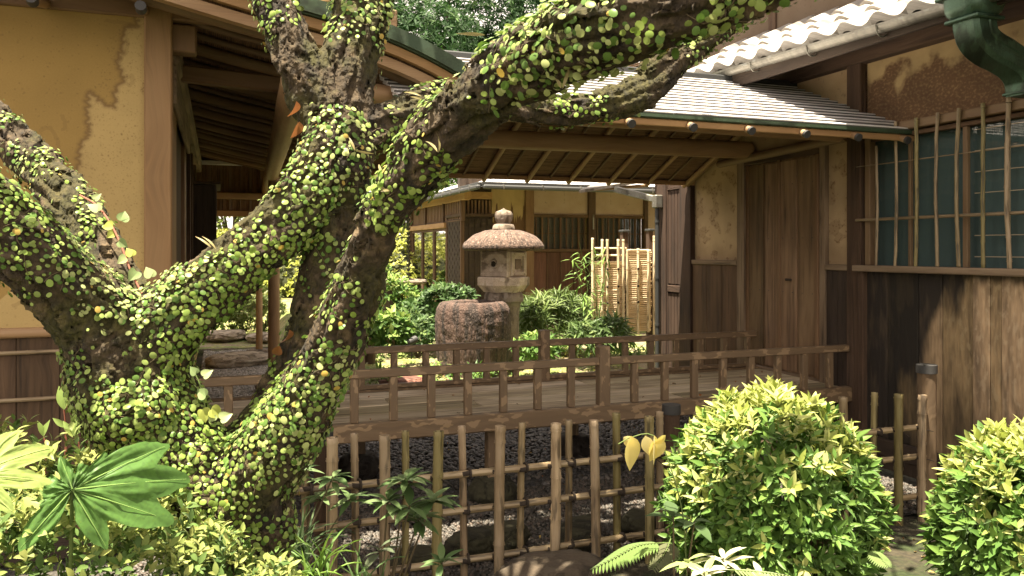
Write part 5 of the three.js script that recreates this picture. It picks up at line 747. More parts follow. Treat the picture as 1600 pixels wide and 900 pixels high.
  let g = base.toNonIndexed(); { const p = g.attributes.position, uv = new Float32Array(p.count * 2); for (let i = 0; i < p.count; i += 3) { const a = V(0, 0, 0).fromBufferAttribute(p, i), b = V(0, 0, 0).fromBufferAttribute(p, i + 1), c = V(0, 0, 0).fromBufferAttribute(p, i + 2), n = b.clone().sub(a).cross(c.clone().sub(a)), q = [Math.abs(n.x), Math.abs(n.y), Math.abs(n.z)], k = q.indexOf(Math.max(...q)); [a, b, c].forEach((v, j) => { uv[(i + j) * 2] = (k === 0 ? v.z : v.x) * 1.6; uv[(i + j) * 2 + 1] = (k === 1 ? v.z : v.y) * 1.6; }); } g.setAttribute('uv', new THREE.BufferAttribute(uv, 2)); }
  const t = thing('tree', 'old gnarled forked tree with dark mossy bark, covered in small round leaves', 'tree', [treeRoot.x, 0, treeRoot.z]);
  g.translate(-treeRoot.x, 0, -treeRoot.z);
  const bark = new THREE.MeshStandardMaterial({ vertexColors: true, roughness: 0.95, map: barkMap, bumpMap: barkBump }); bark.bumpScale = 0.014; bark.color.setRGB(0.80, 0.74, 0.62);
  part(t, 'trunk', g, bark, [treeRoot.x, 0, treeRoot.z]);

  // creeping fern: round fleshy leaves sitting on the bark
  const cr = thing('creeper', 'creeping plant with round fleshy green leaves all over the old tree trunk', 'creeper', [treeRoot.x, 0.6, treeRoot.z]);
  const P = base.attributes.position, N = base.attributes.normal, I = base.index.array, r = rngOf(55), cum = []; let tot = 0;
  const A = V(0, 0, 0), B = V(0, 0, 0), C = V(0, 0, 0);
  for (let f = 0; f < I.length; f += 3) { A.fromBufferAttribute(P, I[f]); B.fromBufferAttribute(P, I[f + 1]); C.fromBufferAttribute(P, I[f + 2]); tot += B.clone().sub(A).cross(C.clone().sub(A)).length() / 2; cum.push(tot); }
  const cols = [[0.13, 0.22, 0.030], [0.19, 0.28, 0.045], [0.25, 0.33, 0.08], [0.09, 0.17, 0.025], [0.34, 0.39, 0.14], [0.42, 0.30, 0.06]], items = [];
  // runners creep over the bark with leaves to both sides; single leaves fill in between
  const sd = (p) => field.value(p.x, p.y, p.z, nearBones(p)), nearBones = (p) => bones.filter((b) => bone(b, p.x, p.y, p.z) < 0.12);
  const normalAt = (p, e = 0.012) => { const l = nearBones(p); if (!l.length) return null; const f = (x, y, z) => smin(l, x, y, z); return V(f(p.x + e, p.y, p.z) - f(p.x - e, p.y, p.z), f(p.x, p.y + e, p.z) - f(p.x, p.y - e, p.z), f(p.x, p.y, p.z + e) - f(p.x, p.y, p.z - e)).normalize(); };
  const pick = () => { const q = r() * tot; let a = 0, b = cum.length - 1; while (a < b) { const m = (a + b) >> 1; if (cum[m] < q) a = m + 1; else b = m; } const f = a * 3, u = r(), v = r() * (1 - u), w = 1 - u - v, pos = V(0, 0, 0), n = V(0, 0, 0); for (const [k, i] of [[u, 0], [v, 1], [w, 2]]) { A.fromBufferAttribute(P, I[f + i]); pos.addScaledVector(A, k); A.fromBufferAttribute(N, I[f + i]); n.addScaledVector(A, k); } return [pos, n.normalize()]; };
  const density = (p) => { let near = null, m = 1e9; for (const b2 of bones) { const e = bone(b2, p.x, p.y, p.z); if (e < m) { m = e; near = b2; } } return near.dens * (0.38 + 2.4 * fbm(p.x * 4.2 + 7, p.y * 4.2, p.z * 4.2, 3) + smooth(1.75, 1.2, p.y) * 0.3); };
  const grid = new Map(), gk = (p) => Math.round(p.x / 0.0125) + ',' + Math.round(p.y / 0.0125) + ',' + Math.round(p.z / 0.0125);
  const addLeaf = (p, n, dir, s) => { const key = gk(p); if (grid.has(key)) return; grid.set(key, 1); const out = n.clone().addScaledVector(randDir(r), 0.4).add(V(0, 0.25, 0)).normalize(), d = dir.clone().addScaledVector(randDir(r), 0.3); d.addScaledVector(out, -d.dot(out)).normalize(); const c = Math.min(4, Math.floor(Math.max(0, 1.2 + 3 * noise(p.x * 3, p.y * 3, p.z * 3 + 9) + 2.6 * r()))); items.push({ m: basis(p.clone().addScaledVector(n, rr(0.003, 0.011, r)), d, out, s), c: r() < 0.02 ? 5 : c }); };
  const runners = [];
  for (let k = 0; k < 5200 && items.length < 19500; k++) {
    let [p, n] = pick(); const dn = density(p); if (r() > dn) continue;
    const len = Math.floor(rr(8, 40, r)), dir = randDir(r).add(V(0, 0.5, 0)), path = [], s0 = rr(0.72, 1.12, r);
    for (let i = 0; i < len; i++) { dir.addScaledVector(n, -dir.dot(n)).addScaledVector(randDir(r), 0.35).normalize(); const q = p.clone().addScaledVector(dir, 0.0115), nq = normalAt(q); if (!nq) break; q.addScaledVector(nq, -Math.max(-0.02, Math.min(0.02, sd(q)))); p = q; n = nq; path.push(p.clone().addScaledVector(n, 0.002)); if (density(p) < 0.12 * r()) break; const side = n.clone().cross(dir).multiplyScalar(i % 2 ? 1 : -1).addScaledVector(dir, 0.35); addLeaf(p.clone().addScaledVector(side, 0.003), n, side, s0 * rr(0.6, 1.22, r)); }
    if (path.length > 6 && runners.length < 420) runners.push(new THREE.TubeGeometry(new THREE.CatmullRomCurve3(path), path.length, 0.0011, 4));
  }
  for (let k = 0; k < 9000 && items.length < 22500; k++) { const [p, n] = pick(); if (r() > density(p) * 0.9) continue; addLeaf(p, n, randDir(r).add(V(0, -0.5, 0)), rr(0.45, 1.25, r)); }
  { const g2 = mergeGeometries(runners); g2.translate(-treeRoot.x, -0.6, -treeRoot.z); part(cr, 'runners', g2, M.stem, [treeRoot.x, 0.6, treeRoot.z]).userData.kind = 'stuff'; }
  leaves(cr, ovalG(0.0178, 0.0146, 0.3), cols, items, 300, { tr: 0.3, coat: 0.35, mass: 'leaf_cover' });
  console.log('tree tris', I.length / 3, 'creeper leaves', items.length);
  // runners with longer, curled leaves hanging from the bark
  const st = leafM([0.26, 0.22, 0.09]); for (const [px, py, d] of [[555, 235, 2.3], [600, 270, 2.0], [660, 150, 2.45], [690, 240, 1.75], [600, 300, 1.9], [480, 120, 2.36], [455, 615, 2.3], [335, 385, 2.26], [120, 560, 2.2], [880, 130, 1.5], [640, 270, 1.85], [760, 60, 1.62]]) { const p = at(px, py, { d: d - 0.03 }); for (let i = 0; i < 2; i++) part(cr, 'long_leaf', leafG(rr(0.035, 0.06), 0.006, { curl: 0.5, n: 6 }), st, p.clone().add(randDir().multiplyScalar(0.01)), [rr(-0.6, 0.4), rr(-0.6, 0.6), rr(-1.8, 1.8)]); }

  // ivy running up the lower left limb
  const iv = thing('ivy_vine', 'thin ivy vine with pale heart-shaped leaves on the left limb', 'vine', at(228, 470, { d: 2.3 })), vp = [[228, 470], [205, 425], [188, 380], [170, 345], [150, 320], [125, 305]].map(([x, y], i) => at(x, y, { d: 2.33 + i * 0.045 }));
  part(iv, 'stem', tubeG(vp, 0.0032, 40, 6), M.stemRed);
  const heart = (L) => { const sh = new THREE.Shape(); sh.moveTo(0, 0); sh.bezierCurveTo(-.35 * L, -.22 * L, -.62 * L, .1 * L, -.45 * L, .42 * L); sh.bezierCurveTo(-.32 * L, .7 * L, -.1 * L, .8 * L, 0, L); sh.bezierCurveTo(.1 * L, .8 * L, .32 * L, .7 * L, .45 * L, .42 * L); sh.bezierCurveTo(.62 * L, .1 * L, .35 * L, -.22 * L, 0, 0); const g2 = new THREE.ShapeGeometry(sh, 8), p = g2.attributes.position; for (let i = 0; i < p.count; i++) p.setZ(i, Math.abs(p.getX(i)) * 0.35 - p.getY(i) ** 2 / L * 0.25); g2.computeVertexNormals(); return g2; };
  const hg = heart(0.042), hm = [leafM([0.30, 0.36, 0.16]), leafM([0.22, 0.30, 0.12]), leafM([0.34, 0.38, 0.08])];
  for (const [i, [px, py, d, rz, s]] of [[236, 433, 2.27, .4, 1], [213, 424, 2.36, 2.6, 1.1], [206, 400, 2.4, .5, .9], [197, 403, 2.36, 2.0, .9], [190, 345, 2.46, -.3, 1.1], [176, 353, 2.46, 1.5, 1], [153, 330, 2.52, .9, 1.2], [185, 378, 2.42, -2, .9], [178, 363, 2.5, 2.3, .8], [148, 312, 2.55, -.7, .8]].entries()) part(iv, 'leaf', hg, hm[i % 3], at(px, py, { d: d - 0.05 }), [rr(-0.7, -0.2), rr(-0.4, 0.4), rz]).scale.setScalar(s * 0.8);
  const iv2 = thing('ivy_vine', 'short ivy shoot with bright leaves growing in the fork right of the trunk', 'vine', at(325, 660, { d: 2.22 })); part(iv2, 'stem', tubeG([[300, 575], [312, 600], [318, 625], [325, 655]].map(([x, y]) => at(x, y, { d: 2.2 })), 0.002, 20, 5), M.stemGreen);
  for (const [i, [px, py, rz, s]] of [[318, 588, -1, .7], [306, 584, .6, .6], [330, 640, -2.2, .9], [345, 655, -1.2, .8], [322, 618, 1, .8], [316, 640, -2.8, .9], [335, 648, 2.5, .6]].entries()) part(iv2, 'leaf', hg, hm[i % 3], at(px, py, { d: 2.19 }), [rr(-0.5, 0.1), rr(-0.4, 0.4), rz]).scale.setScalar(s);
  // dry leaves caught on the bark
  const dm = leafM([0.26, 0.10, 0.035], 0.3); for (const [i, [px, py, d, l]] of [[463, 158, 2.36, 'curled orange dry leaf caught high on the upright stem'], [468, 190, 2.36, 'orange dry leaf just below the curled one on the stem'], [437, 540, 2.36, 'orange dry leaf low on the dark rear stem'], [452, 515, 2.36, 'small rust dry leaf on the left side of the dark rear stem']].entries()) { const p = at(px, py, { d: d - 0.03 }), o = thing('dry_leaf', l, 'leaf', p); part(o, 'blade', leafG(0.05, 0.03, { fold: 0.6, curl: 0.6, n: 6 }), dm, p, [rr(-0.5, 0.5), rr(-1, 1), Math.PI + rr(-0.6, 0.6)]); }

  // crown beyond the top of the picture: twigs and leaves that dapple the light
  const tips = [[-170, 150, 2.05], [-150, 90, 2.9], [590, -220, 2.6], [395, -140, 2.5], [1240, -50, 2.85], [1310, -90, 1.3]].map(([x, y, d]) => at(x, y, { d })), tw = [], cl = [], rc = rngOf(77);
  for (const [ti, p] of tips.entries()) for (let i = 0; i < 5; i++) {
    const dir = randDir(rc); dir.y = Math.abs(dir.y) * 0.8 + 0.35; if (ti === 5 || ti === 0) { dir.x += ti ? 0.5 : -0.8; } dir.normalize(); const L = rr(0.5, 1.3, rc), e = p.clone().addScaledVector(dir, L), mid = p.clone().lerp(e, 0.5).add(randDir(rc).multiplyScalar(0.1)); tw.push(tubeG([p, mid, e], 0.018, 8, 6, 0.004));
    for (let k = 0; k < 14; k++) { const q = p.clone().lerp(e, rr(0.35, 1.15, rc)).add(randDir(rc).multiplyScalar(rr(0.05, 0.28, rc))); if (inFrame(q, 60)) continue; const d2 = randDir(rc).add(V(0, -0.4, 0)); cl.push({ m: basis(q, d2, V(0, 1, 0).add(randDir(rc).multiplyScalar(0.5)), rr(0.7, 1.3, rc)), c: Math.floor(rc() * 3) }); }
  }
  { // the high crown over the fence
    const top = at(580, -220, { d: 2.6 }), spots = []; for (let i = 0; i < 40; i++) spots.push(V(mix(-0.9, 3.1, (i + rc()) / 40), rr(3.8, 4.6, rc), rr(-3.75, -3.05, rc))); 
    for (const [i, s] of spots.entries()) { const a = i % 3 ? top : V(top.x + 0.4, top.y + 0.5, top.z - 0.3), mid = a.clone().lerp(s, 0.5).add(V(0, 0.25, 0)); if (i % 3 === 0) tw.push(tubeG([top, a], 0.04, 3, 6, 0.035)); tw.push(tubeG([a, mid, s], 0.03, 10, 6, 0.006)); for (let k = 0; k < 250; k++) { const q = s.clone().add(randDir(rc).multiply(V(0.42, 0.2, 0.34)).multiplyScalar(Math.cbrt(rc()))); if (inFrame(q, 60)) continue; cl.push({ m: basis(q, randDir(rc).add(V(0, -0.3, 0)), V(0, 1, 0).add(randDir(rc).multiplyScalar(0.6)), rr(0.8, 1.4, rc)), c: Math.floor(rc() * 3) }); } }
  }
  const tg = mergeGeometries(tw.map((q) => q.index ? q.toNonIndexed() : q)); tg.translate(-treeRoot.x, -3, -treeRoot.z); part(t, 'twigs', tg, M.stem, [treeRoot.x, 3, treeRoot.z]).userData.kind = 'stuff';
  const cg = new THREE.Group(); cg.name = 'crown'; cg.position.set(0, 3, 0); WP.set(cg, V(treeRoot.x, 3, treeRoot.z)); t.add(cg);
  leaves(cg, leafG(0.08, 0.035, {}), [[0.07, 0.13, 0.02], [0.09, 0.16, 0.03], [0.06, 0.11, 0.02]], cl, 0, { tr: 0.4 });
}
// ------------------------------------------------------------------ foreground shrubs and plants
const azal = leafG(0.064, 0.0205, { fold: 0.35, curl: 0.12, n: 4, pow: 0.85 });
function stems(root, c, y0, n, spread, top, seed) { const r = rngOf(seed), gs = []; for (let i = 0; i < n; i++) { const a = r() * 6.28, q = spread * Math.sqrt(r()), e = V(c.x + Math.cos(a) * q, mix(y0, top, rr(0.55, 0.95, r)), c.z + Math.sin(a) * q); const b = V(c.x + Math.cos(a) * q * 0.25, y0 - 0.05, c.z + Math.sin(a) * q * 0.25); gs.push(tubeG([b, b.clone().lerp(e, 0.5).add(randDir(r).multiplyScalar(0.06)), e], 0.008, 8, 5, 0.003)); } const g = mergeGeometries(gs), w = WP.get(root); g.translate(-w.x, -w.y, -w.z); const m = part(root, 'stems', g, M.stem, w); m.userData.kind = 'stuff'; return m; }
const azCols = [[0.07, 0.155, 0.02], [0.095, 0.19, 0.027], [0.13, 0.23, 0.036], [0.27, 0.32, 0.06], [0.46, 0.49, 0.17]];
{
  const c = at(1212, 780, { d: 3.42 }), t = thing('round_shrub', 'rounded shrub of narrow bright green leaves in front of the bamboo fence', 'shrub', [c.x, 0, c.z]);
  const lobes = [[V(c.x - 0.02, 0.53, c.z), 0.43, 0.47, 0.42], [V(c.x - 0.12, 0.66, c.z + 0.05), 0.28, 0.30, 0.3], [V(c.x + 0.18, 0.42, c.z + 0.02), 0.27, 0.34, 0.3], [V(c.x - 0.25, 0.45, c.z + 0.04), 0.22, 0.32, 0.26]];
  leaves(t, azal, azCols, rosettes(lobes, 2500, { per: 6, rough: 0.11, r: rngOf(11), up: 0.55, low: -0.8, young: 0.75 }), 300, { tr: 0.4 });
  stems(t, c, 0, 40, 0.34, 0.8, 12);
}
{
  const c = at(1620, 830, { d: 3.2 }), t = thing('round_shrub', 'narrow-leaved bright shrub cut off by the lower right corner of the picture', 'shrub', [c.x, 0, c.z]);
  const lobes = [[V(c.x, 0.42, c.z), 0.37, 0.46, 0.36], [V(c.x - 0.1, 0.55, c.z), 0.25, 0.28, 0.25]];
  leaves(t, azal, azCols, rosettes(lobes, 1500, { per: 6, rough: 0.08, r: rngOf(21), up: 0.6, low: -0.8, young: 0.75, size: [0.8, 1.35] }), 300, { tr: 0.4 });
  stems(t, c, 0, 26, 0.28, 0.7, 22);
}
{ // hedge at the lower left
  const t = thing('hedge', 'low leafy hedge filling the lower left corner around the tree foot', 'hedge', [-0.3, 0, -1.9]);
  const lo = (px, py, d, rx, ry, rz) => { const p = at(px, py, { d }); return [V(p.x, p.y - ry, p.z), rx, ry, rz]; };
  const lobes = [lo(-10, 672, 2.05, 0.34, 0.55, 0.32), lo(120, 705, 2.0, 0.28, 0.5, 0.28), lo(215, 752, 1.95, 0.22, 0.45, 0.24), lo(60, 770, 1.75, 0.34, 0.4, 0.22), lo(190, 806, 1.8, 0.2, 0.35, 0.22), lo(300, 820, 1.95, 0.22, 0.3, 0.22), lo(400, 868, 2.0, 0.18, 0.3, 0.2), lo(-140, 690, 1.9, 0.4, 0.55, 0.4)];
  const cols = [[0.06, 0.115, 0.02], [0.085, 0.15, 0.028], [0.11, 0.18, 0.04], [0.20, 0.25, 0.06], [0.30, 0.33, 0.09]];
  leaves(t, leafG(0.031, 0.0135, { fold: 0.3, curl: 0.2, pow: 0.95 }), cols, rosettes(lobes, 5600, { per: 5, r: rngOf(31), up: 0.7, low: -0.5, young: 0.6, size: [0.6, 1.15] }), 300, { tr: 0.35 });
  stems(t, V(-0.25, 0, -1.9), 0, 60, 0.5, 0.75, 32);
}
// big palmate leaf: a fan of pointed lobes cut deep
function palmate(R, angs, lens, sd) {
  const nA = 150, nR = 9, P = [], I = [], a0 = angs[0] - 0.42, a1 = angs.at(-1) + 0.42;
  for (let j = 0; j <= nA; j++) {
    const a = mix(a0, a1, j / nA); let r = 0, fold = 1; angs.forEach((c, i) => { const d = Math.abs(a - c), gap = 0.5, L = lens[i], w = Math.max(0, 1 - d / gap), q = L * (0.44 + 0.56 * Math.pow(Math.max(0, 1 - d / 0.36), 0.85)); if (d < 0.5 && q > r) { r = q; fold = d; } }); if (r === 0) r = 0.22; if (j === 0 || j === nA) r *= 0.3; r *= 1 + 0.05 * ((j * 0.37) % 1);
    for (let i = 0; i <= nR; i++) { const u = i / nR, rad = R * r * u; P.push(Math.sin(a) * rad, Math.cos(a) * rad, fold * rad * 0.14 - 0.28 * rad * rad / R + R * 0.05 * noise(a * 4 + sd, u * 3, 2) + R * 0.012 * noise(a * 18, u * 12, sd)); if (j && i) { const b = j * (nR + 1) + i, c = b - nR - 1; I.push(c - 1, b, b - 1, c - 1, c, b); } }
  }
  const g = new THREE.BufferGeometry(); g.setAttribute('position', new THREE.Float32BufferAttribute(P, 3)); g.setIndex(I); g.computeVertexNormals(); return setUV(g, (x, y) => [x, y]);
}
function ribs(R, angs, lens) { return mergeGeometries(angs.map((a, i) => tubeG([0, 0.35, 0.7, 0.95].map((u) => { const r = R * lens[i] * u; return V(Math.sin(a) * r, Math.cos(a) * r, 0.002 - 0.28 * r * r / R); }), 0.0018, 10, 5, 0.0005))); }
{
  const c = at(113, 765, { d: 1.68 }), t = thing('fatsia', 'plant with one huge glossy dark green palmate leaf before the tree foot', 'plant', [c.x, 0, c.z]);
  const angs = [-2.65, -1.85, -0.98 + 0.6, 0.85, 1.28, 1.92, 2.6], lens = [0.6, 0.0, 0.48, 0.5, 0.98, 0.92, 0.55];
  const A = [-2.45, -0.36, 1.12, 1.52, 1.95, 2.62], L = [0.6, 0.32, 0.88, 1, 0.92, 0.6], R = 0.238;
  const m = leafM([0.068, 0.155, 0.026], 0.35, 0.2), rot = [-0.4, 0.1, 0.0]; m.map = leafMap.clone(); m.map.repeat.set(5, 5);
  const lf = part(t, 'leaf', palmate(R, A, L, 3), m, c, rot); const rb = new THREE.Mesh(ribs(R, A, L), std([0.13, 0.22, 0.05])); rb.name = 'veins'; rb.castShadow = rb.receiveShadow = true; lf.add(rb);
  part(t, 'stalk', tubeG([V(c.x - 0.05, 0.1, c.z - 0.2), V(c.x - 0.03, 0.5, c.z - 0.12), c], 0.006, 20, 7, 0.004), M.stemGreen);
  const c2 = at(-45, 745, { d: 1.3 }), t2 = thing('fatsia', 'pale sunlit palmate leaf cut off by the left edge of the picture', 'plant', [c2.x, 0, c2.z]);
  const A2 = [-0.2, 0.45, 1.0, 1.6, 2.3], L2 = [0.6, 0.9, 1.0, 0.9, 0.7]; const m2 = leafM([0.24, 0.32, 0.08], 0.4, 0.4); m2.map = leafMap.clone(); m2.map.repeat.set(5, 5);
  const l2 = part(t2, 'leaf', palmate(0.128, A2, L2, 8), m2, c2, [-0.75, 0.1, 0]); const rb2 = new THREE.Mesh(ribs(0.128, A2, L2), std([0.27, 0.34, 0.1])); rb2.name = 'veins'; l2.add(rb2);
  part(t2, 'stalk', tubeG([V(c2.x - 0.05, 0.1, c2.z - 0.1), V(c2.x - 0.03, 0.6, c2.z - 0.05), c2], 0.006, 16, 7, 0.004), M.stemGreen);
}
// young shoots standing behind the hedge
function shoot(label, px, py, d, list, group) { const b = at(px, py, { d }), t = thing('young_shoot', label, 'seedling', [b.x, b.y - 0.25, b.z], group); list.forEach(([dx, dy, lv]) => { const e = at(px + dx, py + dy, { d }); part(t, 'stem', tubeG([b.clone().add(V(0, -0.25, 0)), b.clone().lerp(e, 0.5).add(V(0.004, 0, 0)), e], 0.0035, 12, 6, 0.0022), M.stemRed); lv.forEach(([rz, L, rx]) => part(t, 'leaf', leafG(L, L * 0.33, { fold: 0.4, curl: 0.2, n: 6, pow: 0.9 }), leafM([0.19, 0.27, 0.06], 0.45), e, [rx ?? -0.15, rr(-0.6, 0.6), rz])); }); }
shoot('tall green shoot with upright paired leaves in front of the dark plank wall', 100, 690, 2.45, [[0, -50, [[0.25, 0.075], [-0.3, 0.07], [0.05, 0.06, -0.5]]], [4, -22, [[0.9, 0.05]]]]);
shoot('cluster of green shoots with red stems just left of the tree trunk', 125, 705, 2.4, [[-8, -24, [[0.1, 0.07], [-0.5, 0.075], [0.7, 0.06]]], [16, -22, [[-0.1, 0.085], [-0.55, 0.08], [0.5, 0.07], [-1, 0.07]]], [24, -40, [[-0.3, 0.06]]]]);
shoot('small green shoot with three leaves low behind the hedge', 68, 690, 2.4, [[0, -8, [[0.3, 0.05], [-0.25, 0.05], [0, 0.045, -0.6]]]]);
// plants with whorls of long leaves on bare stems
function whorlPlant(name, label, cat, foot, whorls, L, W, cols, seed, o = {}) {
  const r = rngOf(seed), t = thing(name, label, cat, foot), w = WP.get(t), g = leafG(L, W, { fold: 0.3, curl: o.curl ?? 0.35, n: 7, pow: 0.95 }), ms = cols.map((c) => leafM(c, 0.3, o.coat ?? 0.4));
  for (const [p, n, s] of whorls) {
    part(t, 'stem', tubeG([w.clone(), w.clone().lerp(p, 0.45).add(V(rr(-.02, .02, r), 0, rr(-.02, .02, r))), p], 0.006, 14, 6, 0.003), M.stem);
    for (let i = 0; i < n; i++) { const a = i * 2.4 + r() * 0.5, o2 = rr(0.75, 1.75, r), side = V(Math.cos(a), 0, Math.sin(a)), dir = V(0, Math.cos(o2), 0).addScaledVector(side, Math.sin(o2)), nrm = V(0, Math.sin(o2), 0).addScaledVector(side, -Math.cos(o2)); const m = new THREE.Mesh(g, ms[Math.floor(r() * ms.length)]); m.name = 'leaf'; m.applyMatrix4(basis(p.clone().sub(w).add(V(0, -0.012 * i / n * 2, 0)), dir, nrm, s * rr(0.7, 1.1, r))); m.castShadow = m.receiveShadow = true; t.add(m); }
  }
  return t;
}
const whC = [[0.07, 0.13, 0.035], [0.10, 0.165, 0.05], [0.13, 0.19, 0.07]], W3 = (x, y, d) => at(x, y, { d });
whorlPlant('long_leaved_shrub', 'tall stemmed plant with drooping whorls of long leaves in front of the fence, left one', 'plant', W3(418, 925, 3.3).setY(0), [[W3(462, 738, 3.25), 16, 1], [W3(520, 745, 3.2), 13, .8], [W3(548, 778, 3.3), 12, .8], [W3(500, 775, 3.3), 11, .8]], 0.125, 0.044, whC, 41);
whorlPlant('long_leaved_shrub', 'bushy plant with long drooping leaves in front of the thick bamboo poles', 'plant', W3(600, 960, 3.4).setY(0), [[W3(634, 748, 3.35), 17, 1], [W3(676, 780, 3.35), 15, .95], [W3(606, 780, 3.3), 13, .85], [W3(655, 810, 3.4), 13, .85], [W3(640, 790, 3.3), 10, .9]], 0.125, 0.044, whC, 42);
whorlPlant('long_leaved_shrub', 'small plant with a single spread whorl of dull leaves left of the low rosette', 'plant', W3(592, 930, 3.3).setY(0.05), [[W3(592, 858, 3.25), 7, 1]], 0.11, 0.034, [[0.09, 0.12, 0.06], [0.12, 0.15, 0.08]], 43);
whorlPlant('leaf_rosette', 'low rosette plant with smooth pointed leaves beside the stepping stone', 'plant', W3(690, 905, 3.3).setY(0.1), [[W3(690, 876, 3.25), 10, 1]], 0.095, 0.03, [[0.09, 0.16, 0.05], [0.13, 0.2, 0.07]], 44);
whorlPlant('variegated_plant', 'low plant with cream and green pointed leaves at the foot of the round shrub', 'plant', W3(1110, 930, 3.0).setY(0.1), [[W3(1075, 875, 2.95), 9, 1], [W3(1130, 872, 2.95), 9, 1], [W3(1100, 893, 2.85), 9, 1], [W3(1190, 900, 2.9), 8, .8]], 0.105, 0.03, [[0.48, 0.48, 0.30], [0.30, 0.36, 0.12], [0.55, 0.55, 0.40]], 45, { curl: 0.2 });
whorlPlant('broad_leaf_seedling', 'dark broad-leaved seedling under the left edge of the round shrub', 'plant', W3(1060, 860, 3.1).setY(0.1), [[W3(1052, 806, 3.05), 5, 1], [W3(1085, 815, 3.0), 5, 1]], 0.10, 0.05, [[0.055, 0.10, 0.03]], 46);
{ // grass tufts
  const tuft = (label, px, py, d, n, L, cols, seed, name = 'grass_tuft') => { const p = at(px, py, { d }), r = rngOf(seed), t = thing(name, label, 'grass', [p.x, p.y - 0.05, p.z]), ms = cols.map((c) => leafM(c, 0.35, 0.2)); for (let i = 0; i < n; i++) { const a = r() * 6.28, l = L * rr(0.5, 1.1, r), o = rr(0.15, 1.0, r) ** 1.2, pts = []; const b = V(p.x + rr(-.05, .05, r), p.y - 0.05, p.z + rr(-.03, .03, r)); for (let k = 0; k <= 6; k++) { const u = k / 6, an = o * (0.4 + u * 1.2); pts.push(V(b.x + Math.cos(a) * Math.sin(an) * l * u, b.y + Math.cos(an) * l * u, b.z + Math.sin(a) * Math.sin(an) * l * u)); }
      const P = [], I = [], sd = V(-Math.sin(a), 0, Math.cos(a)); pts.forEach((q, k) => { const w = 0.0065 * (L / 0.25) * Math.pow(1 - k / 6, 0.6) * rr(0.95, 1.05, r) + 0.0005; P.push(q.x - sd.x * w - p.x, q.y - p.y + 0.05, q.z - sd.z * w - p.z, q.x - p.x, q.y - 0.004 - p.y + 0.05, q.z - p.z, q.x + sd.x * w - p.x, q.y - p.y + 0.05, q.z + sd.z * w - p.z); if (k) { const e = k * 3, f = e - 3; I.push(f, f + 1, e + 1, f, e + 1, e, f + 1, f + 2, e + 2, f + 1, e + 2, e + 1); } }); const g = new THREE.BufferGeometry(); g.setAttribute('position', new THREE.Float32BufferAttribute(P, 3)); g.setIndex(I); g.computeVertexNormals(); part(t, 'blade', g, ms[i % ms.length], [p.x, p.y - 0.05, p.z]); } };
  tuft('bright green grass tuft with broad blades right of the tree foot', 492, 890, 2.9, 26, 0.26, [[0.12, 0.22, 0.03], [0.16, 0.27, 0.04], [0.09, 0.17, 0.03]], 51);
  tuft('dark fine grass tuft behind the bright broad-bladed one', 462, 860, 3.05, 34, 0.28, [[0.05, 0.09, 0.03], [0.08, 0.12, 0.05]], 52);
  tuft('low spreading grass at the bottom edge left of the low rosette', 575, 905, 3.0, 24, 0.2, [[0.09, 0.16, 0.04], [0.06, 0.11, 0.03]], 53);
  tuft('pale grass clump between the hedge and the fence, leftmost of the grasses', 415, 870, 2.75, 20, 0.18, [[0.12, 0.19, 0.05], [0.07, 0.13, 0.03]], 54);
}
{ // fern fronds
  const fern = (label, pts, n, W, col, seed) => { const b = pts[0], t = thing('fern', label, 'fern', [b.x, b.y - 0.1, b.z]), c = new THREE.CatmullRomCurve3(pts), m = leafM(col, 0.4, 0.1), g = leafG(1, 0.22, { fold: 0.2, curl: 0.15, n: 5, pow: 0.7 }); part(t, 'frond_stem', tubeG(pts, 0.003, 24, 5, 0.001), M.stemGreen); for (let i = 1; i <= n; i++) { const u = 0.12 + 0.86 * i / n, p = c.getPointAt(u), tg = c.getTangentAt(u), up = V(0, 1, 0).addScaledVector(tg, -tg.y).normalize(), sd = tg.clone().cross(up).normalize(), l = W * Math.pow(Math.sin(Math.PI * Math.min(1, (1 - u) * 0.75 + 0.08)), 0.9); for (const s of [-1, 1]) { const dir = sd.clone().multiplyScalar(s).addScaledVector(tg, 0.55).addScaledVector(up, -0.12).normalize(), o = new THREE.Mesh(g, m); o.name = 'leaflet'; o.applyMatrix4(basis(p.clone().sub(WP.get(t)), dir, up, l)); o.castShadow = o.receiveShadow = true; t.add(o); } } };
  fern('green fern frond arching left over the stepping stone', [[1045, 848, 3.2], [1000, 852, 3.15], [960, 872, 3.1], [925, 890, 3.08]].map(([x, y, d]) => at(x, y, { d })), 20, 0.085, [0.13, 0.21, 0.05], 1);
  fern('dull brownish fern frond beside the green one under the shrub', [[1048, 842, 3.2], [1040, 862, 3.12], [1020, 890, 3.06]].map(([x, y, d]) => at(x, y, { d })), 14, 0.07, [0.12, 0.13, 0.06], 2);
  fern('small fern frond at the right foot of the round shrub', [[1362, 855, 3.1], [1372, 868, 3.05], [1388, 885, 3.0]].map(([x, y, d]) => at(x, y, { d })), 12, 0.05, [0.16, 0.23, 0.07], 3);
  fern('pale fern frond lying along the bottom edge under the shrub', [[1130, 890, 2.9], [1180, 893, 2.88], [1235, 900, 2.85]].map(([x, y, d]) => at(x, y, { d })), 16, 0.05, [0.2, 0.26, 0.1], 4);
}
